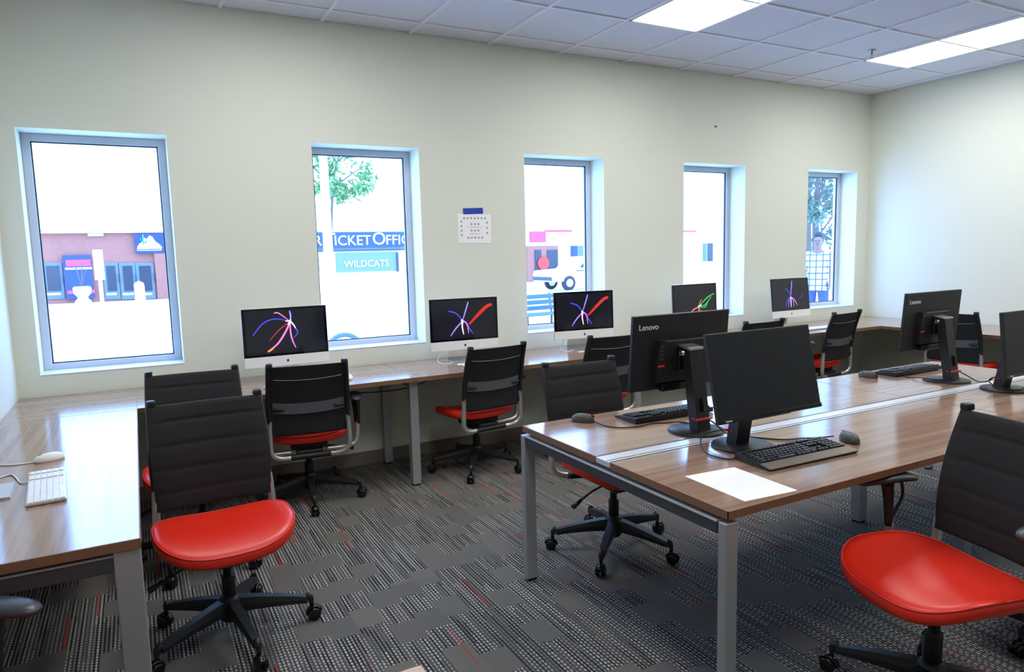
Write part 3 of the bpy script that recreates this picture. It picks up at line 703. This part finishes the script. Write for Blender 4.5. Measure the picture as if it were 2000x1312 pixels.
# black keyboards
KW, KD = .46, .165
key_me = {}
def keyshape(wd, dp=.0155):
    k = (round(wd, 4), dp)
    if k not in key_me: key_me[k] = MB().box((0, 0, .004), (wd, dp, .008), .0012, taper=.82).mesh('key', 'key_black')
    return key_me[k]
U = .019
def key_layout():
    L = []; x0 = -KW/2+.012; rows = [(.062, 'f'), (.036, 'n'), (.018, 'q'), (.0, 'a'), (-.018, 'z'), (-.036, 's')]
    W_ = {'f': [1]+[-.6]+[1]*4+[-.3]+[1]*4+[-.3]+[1]*4, 'n': [1]*13+[2], 'q': [1.5]+[1]*12+[1.5], 'a': [1.75]+[1]*11+[2.25], 'z': [2.25]+[1]*10+[2.75], 's': [1.5, 1.25, 1.25, 5.5, 1.25, 1.25, 1.5, 1.5]}
    for y, r_ in rows:
        x = x0
        for wq in W_[r_]:
            if wq > 0: L.append((x+wq*U/2, y, wq*U-.0028))
            x += abs(wq)*U
        x = x0+15.35*U
        if r_ in 'fnq':
            for k in range(3): L.append((x+(k+.5)*U, y, U-.0028))
        if r_ == 'z': L.append((x+1.5*U, y, U-.0028))
        if r_ == 's':
            for k in range(3): L.append((x+(k+.5)*U, y, U-.0028))
        x = x0+18.7*U
        if r_ != 'f':
            for k in range(4): L.append((x+(k+.5)*U, y, U-.0028))
    return L
def black_keyboard(x, y, rz, label, single=False):
    c = thing('black_keyboard', label, 'keyboard', (x, y, CZ), rz, 'black keyboards')
    def slope(yy): return .014+.012*(yy+KD/2)/KD
    MB().prism([(-KD/2, 0), (-KD/2, .008), (-KD/2+.045, .016), (KD/2, .026), (KD/2, .004)], -KW/2, KW/2, 'X').build('case', 'black_plastic', c)
    MB().box((0, -KD/2+.016, .0125), (KW+.002, .05, .006), .003, Matrix.Rotation(R(9), 3, 'X')).build('palm_rest', 'wrist_rest', c)
    tl = math.atan(.010/.12)
    if single:
        for kx, ky, kw in key_layout(): inst(keyshape(kw), 'key', c, (kx, ky+.002, .0165+.010*(ky+KD/2-.045)/.12), (tl, 0, 0))
    else:
        mb = MB()
        for kx, ky, kw in key_layout(): mb.box((kx, ky+.002, .0165+.010*(ky+KD/2-.045)/.12+.004), (kw, .0155, .008), 0, Matrix.Rotation(tl, 3, 'X'), .82)
        o = mb.build('keys', 'key_black', c); o['kind'] = 'stuff'
    MB().box((.06, KD/2-.012, .0262), (.3, .012, .002), .0008, Matrix.Rotation(tl, 3, 'X')).build('logo_strip', 'black_gloss', c)
    for s in (-1, 1): MB().box((s*(KW/2-.04), KD/2-.015, .005), (.02, .02, .009), .002).build('foot', 'black_gloss', c)
    return c
def black_mouse(x, y, rz, label):
    c = thing('black_mouse', label, 'mouse', (x, y, CZ), rz, 'dark grey mice')
    def fn(i, j):
        a = 2*PI*i; ph = PI/2*j; k = math.cos(ph)**.55; yy = .058*math.sin(a)*k
        return (.031*math.cos(a)*k*(1-.12*math.sin(a)), yy, .004+.034*math.sin(ph)*(1-.15*math.sin(a)*0))
    MB().grid(fn, 28, 8).lathe([(.027, .0), (.03, .005)], 24, (0, 0, 0), Matrix.Diagonal((1, 1.88, 1))).build('shell', 'mouse_grey', c)
    MB().lathe([(.003, -.004), (.0075, -.0035), (.008, 0), (.0075, .0035), (.003, .004)], 12, (0, .03, .031), Matrix.Rotation(R(90), 3, 'Y')).build('scroll_wheel', 'red_plastic', c)
    MB().box((0, .035, .0285), (.0015, .04, .012)).build('button_split', 'black_gloss', c); return c
black_keyboard(2.15, 1.75, R(-2), 'black keyboard with grey palm rest beside the white sheet of paper', True)
black_keyboard(2.19, 2.545, R(178), 'black keyboard under the raised black monitor, on the far side of the bench table end')
black_keyboard(4.18, 2.60, R(180), 'black keyboard at the far end of the bench table behind the last monitors')
black_mouse(2.49, 1.775, R(-25), 'dark grey mouse beside the keyboard with grey palm rest')
black_mouse(1.79, 2.65, R(215), 'dark grey mouse next to the corner with the tucked-under chair')
black_mouse(3.82, 2.61, R(190), 'dark grey mouse left of the keyboard at the far table end')
black_mouse(4.33, 1.86, R(200), 'dark mouse lying in front of the far blank monitor')
tag(MB().add([(1.636, 1.792, CZ+.0012), (1.853, 1.775, CZ+.0012), (1.84, 1.489, CZ+.0012), (1.622, 1.508, CZ+.0012), (1.636, 1.792, CZ), (1.853, 1.775, CZ), (1.84, 1.489, CZ), (1.622, 1.508, CZ)], [(0, 1, 2, 3), (7, 6, 5, 4), (0, 4, 5, 1), (1, 5, 6, 2), (2, 6, 7, 3), (3, 7, 4, 0)]).build('paper_sheet', 'paper'), 'blank white sheet of paper lying on the bench table corner', 'paper')
c0 = CZ+.004
cable('mouse_cable', 'black cord winding from mouse to the foot of the monitor seen from behind', [(1.81, 2.6, CZ+.012), (1.82, 2.52, c0), (1.86, 2.45, c0), (1.94, 2.425, c0), (2.02, 2.435, c0), (2.08, 2.41, c0), (2.12, 2.366, CZ+.011), (2.14, 2.31, CZ+.0145), (2.15, 2.27, CZ+.0145)], 'cable_black', .003)
cable('keyboard_cable', 'black cord curving from keyboard to the front monitor stand', [(1.945, 1.835, CZ+.01), (1.9, 1.85, c0), (1.885, 1.93, c0), (1.93, 2.02, c0), (2.0, 2.085, CZ+.03), (2.06, 2.0135, CZ+.062)], 'cable_black', .003)
cable('mouse_cable', 'black cord running behind the front keyboard to the mouse', [(2.47, 1.83, CZ+.012), (2.42, 1.87, c0), (2.36, 1.9, c0), (2.28, 1.93, c0), (2.2, 2.04, c0+.001), (2.14, 2.06, CZ+.03), (2.11, 2.0135, CZ+.062)], 'cable_black', .003)
cable('monitor_cable', 'black cord hanging across the channel between the two front monitors', [(2.12, 2.1835, CZ+.062), (2.13, 2.15, CZ+.045), (2.14, 2.105, CZ+.016), (2.125, 2.068, CZ+.026), (2.1, 2.035, CZ+.05), (2.085, 2.0135, CZ+.062)], 'cable_black', .0035)
cable('monitor_cable', 'black cord hanging across the channel between the two far monitors', [(4.085, 2.238, CZ+.062), (4.1, 2.2, CZ+.04), (4.1, 2.14, CZ+.015), (4.092, 2.088, CZ+.024), (4.08, 2.055, CZ+.048), (4.075, 2.0315, CZ+.062)], 'cable_black', .0035)
cable('keyboard_cable', 'black cord looped on the base of the far monitor seen from behind', [(4.02, 2.52, c0), (3.98, 2.46, c0), (3.975, 2.38, CZ+.014), (3.98, 2.3, CZ+.0145), (3.99, 2.25, CZ+.025), (4.012, 2.232, CZ+.05), (4.045, 2.238, CZ+.062)], 'cable_black', .003)
cable('mouse_cable', 'black cord looped on the base of the far blank monitor', [(4.3, 1.91, CZ+.012), (4.24, 1.95, c0), (4.16, 1.93, CZ+.0145), (4.05, 1.9, CZ+.0145), (3.99, 1.93, CZ+.0145), (3.98, 1.98, CZ+.02), (3.995, 2.03, CZ+.045), (4.035, 2.0315, CZ+.062)], 'cable_black', .003)

# ------------------------------------------------------------------ outside
def gz(y): return -.05 if y < 15 else -.05-.55*(y-15)/31
gm = MB(); gxs = [-40, 90]
gm.add([(-60, D+TW, -.05), (140, D+TW, -.05), (140, 15, -.05), (-60, 15, -.05), (140, 46, -.6), (-60, 46, -.6), (140, 90, -.7), (-60, 90, -.7)], [(0, 1, 2, 3), (3, 2, 4, 5), (5, 4, 6, 7)])
struct(gm.build('floor_plaza', 'concrete'))
BY0 = 46.0
def P2(px, py, y=BY0): return un(px, py, 1, y)
def rect(px0, py0, px1, py1, y=BY0):
    a, b = P2(px0, (py0+py1)/2, y), P2(px1, (py0+py1)/2, y); tt, bb = P2((px0+px1)/2, py0, y), P2((px0+px1)/2, py1, y)
    return a.x, b.x, bb.z, tt.z
def fbox(name, r_, d, mat, parent, proud=.0, mb=None):
    x0, x1, z0, z1 = r_; m = MB().box(((x0+x1)/2, BY0-proud-d/2+.001, (z0+z1)/2), (x1-x0, d, z1-z0)); return m.build(name, mat, parent)
def xat(px): return P2(px, 520).x
# brick hall seen through the first window
hall = thing('brick_building', 'brick building with glass doors and blue emblem sign seen through the first window', 'building', (0, 0, 0))
hx0, hx1 = xat(-160), xat(470)
ztop = rect(70, 455, 330, 585)[3]
MB().box(((hx0+hx1)/2, BY0+2, (ztop-.7)/2), (hx1-hx0, 4, ztop+.7)).build('wall', 'brick', hall)
MB().box(((hx0+hx1)/2, BY0+1.9, ztop+3.0), (hx1-hx0, 4.4, 6)).build('upper_wall', 'stucco', hall)
fbox('soffit_light', rect(172, 456, 202, 461), .2, 'sign_white', hall)
pier = MB().box((xat(322), BY0-.1, 1.0), (xat(342)-xat(304), .3, 3.4)); pier.build('pier', 'brick', hall)
sg = fbox('signboard', rect(263, 456, 320, 495), .12, 'sign_royal', hall, .15)
e = rect(263, 456, 320, 495); ew, eh = e[1]-e[0], e[3]-e[2]; ex0, ez0 = e[0], e[2]
mnt = [(.06, .14), (.88, .14), (.92, .3), (.84, .45), (.7, .6), (.62, .82), (.52, .9), (.42, .72), (.33, .8), (.28, .6), (.16, .5), (.08, .34)]
MB().prism([(ex0+a*ew, ez0+b*eh) for a, b in mnt], BY0-.3, BY0-.26).build('emblem', 'sign_white', sg)
cac = MB(); 
for a0, b0, a1, b1 in ((.27, .42, .32, .95), (.2, .58, .27, .63), (.2, .58, .23, .78), (.32, .52, .4, .57), (.37, .52, .4, .74)): cac.box((ex0+(a0+a1)/2*ew, BY0-.31, ez0+(b0+b1)/2*eh), ((a1-a0)*ew, .05, (b1-b0)*eh))
cac.build('emblem_cactus', 'cactus', sg)
MB().box((ex0+.47*ew, BY0-.31, ez0+.2*eh), (.78*ew, .04, .05*eh)).build('emblem_line', 'dark_trim', sg)
for k, (a, b) in enumerate(((86, 124), (203, 233), (235, 266), (267, 302))):
    dr = fbox('door', rect(a, 513, b, 584), .1, 'door_metal', hall); g = fbox('pane', rect(a+6, 519, b-6, 568), .05, 'door_glass', dr, .08)
    MB().box((xat(b-3), BY0-.16, .7), (.05, .08, .5)).build('handle', 'dark_trim', dr)
    fbox('kick_strip', rect(a+5, 572, b-5, 576), .03, 'stucco', dr, .1)
pb = fbox('poster_case', rect(126, 498, 181, 583), .25, 'poster_blue', hall); fbox('poster_panel', rect(129, 507, 178, 520), .05, 'pink', pb, .25); fbox('poster_strip', rect(128, 522, 180, 526), .05, 'sign_white', pb, .25); fbox('poster_foot', rect(132, 566, 186, 573), .05, 'pink', pb, .25)
# ticket office seen through the second window
tk = thing('ticket_office', 'white building with blue lettered sign band seen through the second window', 'building', (0, 0, 0))
tx0, tx1 = hx1+.02, xat(905)
MB().box(((tx0+tx1)/2, BY0+2, 4.3), (tx1-tx0, 4, 10)).build('wall', 'stucco', tk)
b_ = rect(560, 453, 860, 484.5); bd_ = fbox('sign_band', b_, .3, 'sign_blue', tk)
zb_ = b_[2]; hb = b_[3]-b_[2]
def put(txt, px, size, base):
    me = text_mesh(txt, size, 'sign_white', .03, 'lettering'); o = inst(me, 'lettering', bd_, (xat(px), BY0-.34, base), (R(90), 0, 0)); o['label'] = 'white capital lettering'
    return o
cap = hb*.78; sc = hb*.6
put('R', 612, sc/.70, zb_+.2*hb); put('T', 634, cap/.70, zb_+.18*hb); put('ICKET', 652, sc/.70, zb_+.2*hb); put('O', 726, cap/.70, zb_+.2*hb); put('FFICE', 752, sc/.70, zb_+.2*hb)
fbox('canopy_beam', rect(560, 487.5, 790, 490.5), .2, 'dark_trim', tk)
pn = fbox('sign_panel', rect(656, 493, 776, 530), .12, 'panel_grey', tk)
me = text_mesh('WILDCATS', .62, 'sign_white', .02, 'lettering'); q = P2(671, 522); inst(me, 'lettering', pn, (q.x, BY0-.16, q.z), (R(90), 0, 0))
fbox('sign_panel_edge', rect(773, 493, 777, 530), .2, 'dark_trim', tk)
wn_ = fbox('ticket_window', rect(612, 497, 652, 532), .1, 'frame_white', tk); fbox('pane', rect(633, 512, 642, 531), .05, 'poster_blue', wn_, .1); fbox('pane', rect(615, 503, 622, 531), .05, 'panel_grey', wn_, .1)
# shop building seen through third and fourth windows
sh = thing('shop_building', 'white building with red shopfront seen through the third window', 'building', (0, 0, 0))
sx0, sx1 = tx1+.02, xat(1560)
MB().box(((sx0+sx1)/2, BY0+2, 4.3), (sx1-sx0, 4, 10)).build('wall', 'stucco', sh)
fbox('pink_fascia', rect(1034, 452, 1064, 473), .2, 'pink', sh); fbox('pink_line', rect(1064, 449, 1116, 453), .12, 'pink', sh)
sf = fbox('shopfront', rect(1028, 480, 1088, 548), .2, 'brick', sh)
for a, b in ((1042, 1054), (1066, 1086)): fbox('pane', rect(a, 488, b, 545), .06, 'door_glass', sf, .2)
q = P2(1057, 514); MB().lathe([(.5, 0), (.5, .12)], 20, (q.x, BY0-.25, q.z), Matrix.Rotation(R(90), 3, 'X')).build('round_sign', 'red_plastic', sf)
wn_ = fbox('window', rect(1111, 478, 1142, 511), .1, 'frame_white', sh); fbox('pane', rect(1113, 480, 1127, 509), .06, 'poster_blue', wn_, .1); fbox('pane', rect(1129, 480, 1140, 509), .06, 'door_metal', wn_, .1)
wn_ = fbox('window', rect(1369, 473, 1392, 512), .1, 'frame_white', sh); fbox('pane', rect(1371, 475, 1378, 510), .06, 'door_metal', wn_, .1); fbox('pane', rect(1380, 475, 1390, 510), .06, 'door_glass', wn_, .1)
fbox('pink_line', rect(1330, 450, 1358, 453), .12, 'pink', sh)
# posts on the plaza
def on_ground(px, y):            # x of a pixel column on the plane y
    return un(px, 560, 1, y).x
def bollard(px, y, h, r, label, mat='sign_white'):
    c = thing('bollard', label, 'bollard', (on_ground(px, y), y, gz(y)), 0, 'white posts on the plaza')
    MB().lathe([(r, 0), (r, h-r), (r*.85, h-r*.4), (r*.4, h-.02), (.02, h)], 16).build('post', mat, c)
    MB().lathe([(r*1.25, 0), (r*1.25, .05), (r, .07)], 16).build('collar', mat, c); return c
bollard(272, 24, 1.2, .14, 'white rounded bollard in front of the last glass door of the brick building')
bollard(110, 24, .42, .2, 'short white bollard in front of the first glass door of the brick building')
c = thing('white_urn', 'white urn planter standing before the blue and pink poster case', 'planter', (on_ground(160, 24), 24, gz(24)))
MB().lathe([(.2, 0), (.22, .1), (.24, .55), (.2, .68), (.14, .74), (.13, .8), (.22, .9), (.24, 1.05), (.2, 1.1)], 18).build('urn', 'sign_white', c)
tw = MB()
for k in range(5): tw.tube([(0, 0, 1.05), (.06*math.cos(k*1.3), .06*math.sin(k*1.3), 1.35), (.15*math.cos(k*1.3), .12*math.sin(k*1.3), 1.6+.05*k)], .012, 5, 3)
tw.build('twigs', 'bark', c)
c = thing('street_sign', 'white rectangular sign on a thin post before the brick building', 'sign', (on_ground(197, 24), 24, gz(24)))
MB().tube([(0, 0, 0), (0, 0, 1.8)], .05, 10).build('post', 'sign_white', c)
qa, qb = un(181, 488, 1, 24), un(206, 546, 1, 24); MB().box((0, -.06, (qa.z+qb.z)/2-gz(24)), (qb.x-qa.x, .04, qa.z-qb.z), .015).build('sign_plate', 'sign_white', c)
c = thing('light_pole', 'white light pole in front of the ticket office sign', 'pole', (on_ground(645, 22), 22, gz(22)))
MB().tube([(0, 0, 0), (0, 0, 5.5)], [.16, .12], 12).build('shaft', 'sign_white', c); MB().lathe([(.28, 0), (.28, .1), (.18, .3)], 14).build('base', 'sign_white', c)
MB().lathe([(.1, 5.45), (.3, 5.6), (.3, 5.9), (.05, 6.0)], 14).build('lamp_head', 'sign_white', c)
# hoop
q = un(672, 660, 1, 9.4)
c = thing('bike_rack', 'grey metal hoop rack outside the second window', 'rack', (q.x, 9.4, -.055))
hr = .245; pts = [(-hr, 0, 0), (-hr, 0, .12)]+[(-hr*math.cos(a), 0, .3+hr*math.sin(a)) for a in [R(k) for k in range(0, 181, 15)]]+[(hr, 0, .12), (hr, 0, 0)]
MB().tube(pts, .034, 10).build('hoop', 'hoop_blue', c)
for s in (-1, 1): MB().lathe([(.07, 0), (.07, .012), (.04, .02)], 14, (s*hr, 0, 0)).build('foot_plate', 'hoop_blue', c)
# bench
q = un(1054, 612, 1, 11.5)
c = thing('park_bench', 'blue slatted bench outside the third window', 'bench', (q.x, 11.5, -.05), R(5))
for k in range(4): MB().box((0, -.2+.11*k, .42), (1.0, .085, .03), .006).build('slat', 'bench_blue', c)
for k in range(3): MB().box((0, .2+.02*k, .52+.11*k), (1.0, .03, .085), .006).build('slat', 'bench_blue', c)
for s in (-1, 1): MB().tube([(s*.42, -.22, 0), (s*.42, -.2, .4), (s*.42, .18, .4), (s*.42, .26, .8)], .022, 8).tube([(s*.42, .2, 0), (s*.42, .18, .4)], .022, 8).build('leg', 'dark_trim', c)
# pickup truck
q = un(1093, 560, 1, 29.5)
c = thing('pickup_truck', 'white pickup truck parked beyond the third window', 'vehicle', (q.x, 29.5, gz(29.5)))
MB().prism([(-.95, .45), (-1.0, .8), (-.9, .98), (.35, 1.05), (1.0, 1.62), (2.3, 1.65), (2.6, 1.05), (4.2, 1.05), (4.25, .5)], -.9, .9).build('body', 'car_white', c)
for s in (-1, 1):
    MB().prism([(.6, 1.1), (1.08, 1.55), (1.6, 1.56), (1.6, 1.1)], s*.905, s*.91).build('side_window', 'door_glass', c); MB().prism([(1.68, 1.1), (1.68, 1.56), (2.22, 1.57), (2.4, 1.1)], s*.905, s*.91).build('side_window', 'door_glass', c)
    MB().box((1.6, s*.905, .95), (2.4, .01, .05)).build('trim', 'dark_trim', c)
    for x in (0, 3.3):
        wh_ = MB().lathe([(.2, -.12), (.34, -.11), (.37, -.06), (.37, .06), (.34, .11), (.2, .12)], 22, (x, s*.82, .37), Matrix.Rotation(R(90), 3, 'X')).build('wheel', 'tyre', c)
        MB().lathe([(.02, -.135), (.19, -.125), (.2, -.1), (.2, .1), (.19, .125), (.02, .135)], 18, (x, s*.82, .37), Matrix.Rotation(R(90), 3, 'X')).build('rim', 'sign_white', wh_)
MB().box((-1.0, 0, .6), (.1, 1.7, .18), .02).build('bumper', 'dark_trim', c)
# trees
def tree(px, y, z0, rx, rz, n, label, mat, leaf, trunk_r=.14, group=None, dx=0):
    x = on_ground(px, y); c = thing('leafy_tree', label, 'tree', (x, y, gz(y)), 0, group)
    MB().tube([(0, 0, 0), (.05, 0, z0*.5), (dx*.4, .05, z0+rz*.6), (dx, 0, z0+rz*1.3)], [trunk_r, trunk_r*.8, trunk_r*.55, trunk_r*.2], 10, 4).build('trunk', 'bark', c)
    br = MB()
    for k in range(9):
        a = k*2.4; u = .2+.09*k; br.tube([(0, 0, z0+rz*u*.9), (rx*.45*math.cos(a), rx*.45*math.sin(a), z0+rz*(u+.35)), (rx*.8*math.cos(a), rx*.8*math.sin(a), z0+rz*(u+.6))], [.04, .025, .01], 6, 3)
    br.build('branches', 'bark', c)
    mb = MB(); cl = [(Vector((dx+random.uniform(-1, 1)*rx*.8, random.uniform(-1, 1)*rx*.8, z0+rz+random.uniform(-.85, .85)*rz)), random.uniform(.25, .5)) for _ in range(26)]
    for k in range(n):
        p, s = random.choice(cl); q = p+Vector((random.gauss(0, 1), random.gauss(0, 1), random.gauss(0, .8)))*s*rx*.28
        rt = Quaternion((random.random()-.5, random.random()-.5, random.random()-.5, random.random()-.5)).normalized().to_matrix(); l = leaf*random.uniform(.6, 1.2)
        mb.add([q+rt @ Vector(v) for v in ((0, -l, 0), (l*.4, -l*.2, l*.1), (0, l, 0), (-l*.4, -l*.2, l*.1))], [(0, 1, 2), (0, 2, 3)])
    o = mb.build('leaves', mat, c); o['kind'] = 'stuff'; return c
tree(647, 27, 3.9, 1.9, 1.8, 1700, 'tree with thin green leaves above the ticket office sign', 'leaf', .13, .07, dx=.9)
tree(1592, 17, .9, 2.0, 2.9, 3600, 'tree with bluish leaves behind the standing person', 'leaf_cool', .12, .2)
tree(1575, 21, 2.2, 2.4, 3.0, 3200, 'further leafy tree filling the last window above the person', 'leaf_cool', .14, .22)
# railing
c = thing('plaza_railing', 'white railing behind the standing person outside the last window', 'railing', (un(1590, 560, 1, 10.5).x, 10.5, -.05))
for z in (1.0, .55): MB().tube([(-2.2, 0, z), (2.2, 0, z)], .03, 8).build('rail', 'sign_white', c)
for k in range(5): MB().tube([(-2+k, 0, 0), (-2+k, 0, 1.0)], .03, 8).build('post', 'sign_white', c)
# person
q = un(1597, 520, 1, 8.6)
def skin(name, verts, edges, radii, mat, parent, sub=2):
    me = bpy.data.meshes.new(name); me.from_pydata(verts, edges, []); o = bpy.data.objects.new(name, me); col.objects.link(o)
    md = o.modifiers.new('s', 'SKIN'); md.use_smooth_shade = True
    for i, r_ in enumerate(radii): me.skin_vertices[0].data[i].radius = r_ if isinstance(r_, tuple) else (r_, r_)
    me.skin_vertices[0].data[0].use_root = True
    o.modifiers.new('u', 'SUBSURF').levels = sub
    m2 = bpy.data.meshes.new_from_object(o.evaluated_get(bpy.context.evaluated_depsgraph_get())); bpy.data.objects.remove(o)
    m2.materials.clear(); m2.materials.append(M(mat)); m2.polygons.foreach_set('use_smooth', [True]*len(m2.polygons))
    o = bpy.data.objects.new(name, m2); col.objects.link(o); o.parent = parent; return o
pz_ = 0.0
pers = thing('person', 'person in checked white shirt and blue jeans standing outside the last window', 'person', (q.x, 8.6, -.055), R(-60))
V = [(0, 0, .95), (0, 0, 1.1), (0, .01, 1.28), (0, .01, 1.43), (0, 0, 1.51), (0, -.015, 1.6), (0, -.02, 1.70), (0, -.015, 1.77),
     (-.17, .01, 1.43), (-.215, .02, 1.28), (-.235, .02, 1.13), (-.225, -.09, .98), (-.22, -.14, .93),
     (.17, .01, 1.43), (.215, .02, 1.28), (.235, .02, 1.13), (.225, -.05, .93), (.22, -.07, .87),
     (-.1, 0, .86), (-.105, -.01, .5), (-.105, .01, .1), (-.11, -.12, .05), (.1, 0, .86), (.12, -.03, .5), (.13, .03, .1), (.14, -.1, .05)]
E_ = [(0, 1), (1, 2), (2, 3), (3, 4), (4, 5), (5, 6), (6, 7), (3, 8), (8, 9), (9, 10), (10, 11), (11, 12), (3, 13), (13, 14), (14, 15), (15, 16), (16, 17), (0, 18), (18, 19), (19, 20), (20, 21), (0, 22), (22, 23), (23, 24), (24, 25)]
RAD = [(.15, .11), (.14, .1), (.165, .11), (.14, .09), .055, (.075, .09), (.08, .1), (.05, .06), .062, .052, .045, .033, .028, .062, .052, .045, .033, .028, (.095, .1), .065, .045, .035, (.095, .1), .065, .045, .035]
skin('body', V, E_, RAD, 'skin', pers)
sv = [0, 1, 2, 3, 8, 9, 10, 13, 14, 15]; mp = {k: i for i, k in enumerate(sv)}
grow = lambda r_, k: tuple(x+k for x in r_) if isinstance(r_, tuple) else r_+k
skin('shirt', [V[k] for k in sv]+[(0, 0, .84)], [(mp[a], mp[b]) for a, b in E_ if a in mp and b in mp]+[(0, len(sv))], [grow(RAD[k], .03) for k in sv]+[(.185, .15)], 'plaid', pers)
sv = [0, 18, 19, 20, 22, 23, 24]; mp = {k: i for i, k in enumerate(sv)}
skin('trousers', [V[k] for k in sv]+[(0, 0, 1.04)], [(mp[a], mp[b]) for a, b in E_ if a in mp and b in mp]+[(0, len(sv))], [grow(RAD[k], .02) for k in sv]+[(.15, .11)], 'jeans', pers)
skin('hair', [(0, .03, 1.7), (0, .035, 1.76), (0, -.02, 1.815), (0, -.07, 1.80)], [(0, 1), (1, 2), (2, 3)], [(.08, .08), (.085, .09), (.075, .06), (.06, .035)], 'hair', pers)
face = MB()
for s in (-1, 1): face.lathe([(.002, -.006), (.011, 0), (.002, .006)], 8, (s*.032, -.108, 1.69), Matrix.Rotation(R(90), 3, 'X'))
face.box((0, -.1, 1.625), (.045, .012, .008), .002); face.build('eyes_and_mouth', 'hair', pers)
ne = MB().prism([(-.012, 1.655), (.012, 1.655), (.004, 1.70), (-.004, 1.70)], -.125, -.09)
for s in (-1, 1): ne.lathe([(.008, -.01), (.022, 0), (.01, .01)], 10, (s*.088, 0, 1.675), Matrix.Rotation(R(90), 3, 'Y'))
ne.build('nose_and_ears', 'skin', pers)
for s, hp in ((-1, V[12]), (1, V[17])):
    hm = MB()
    for k in range(4): hm.tube([(hp[0]+s*0, hp[1]-.03+.018*k, hp[2]+.01), (hp[0], hp[1]-.035+.018*k, hp[2]-.045), (hp[0]-s*.012, hp[1]-.03+.017*k, hp[2]-.075+.006*abs(k-1.5))], [.011, .009, .007], 6, 3)
    hm.tube([(hp[0], hp[1]-.03, hp[2]+.02), (hp[0]-s*.02, hp[1]-.055, hp[2]-.02), (hp[0]-s*.025, hp[1]-.055, hp[2]-.045)], [.011, .009, .007], 6, 3); hm.build('fingers', 'skin', pers)
for s, k in ((-1, 21), (1, 25)): MB().box((V[k][0], V[k][1]+.04, .045), (.09, .25, .085), .025).build('shoe', 'dark_trim', pers)
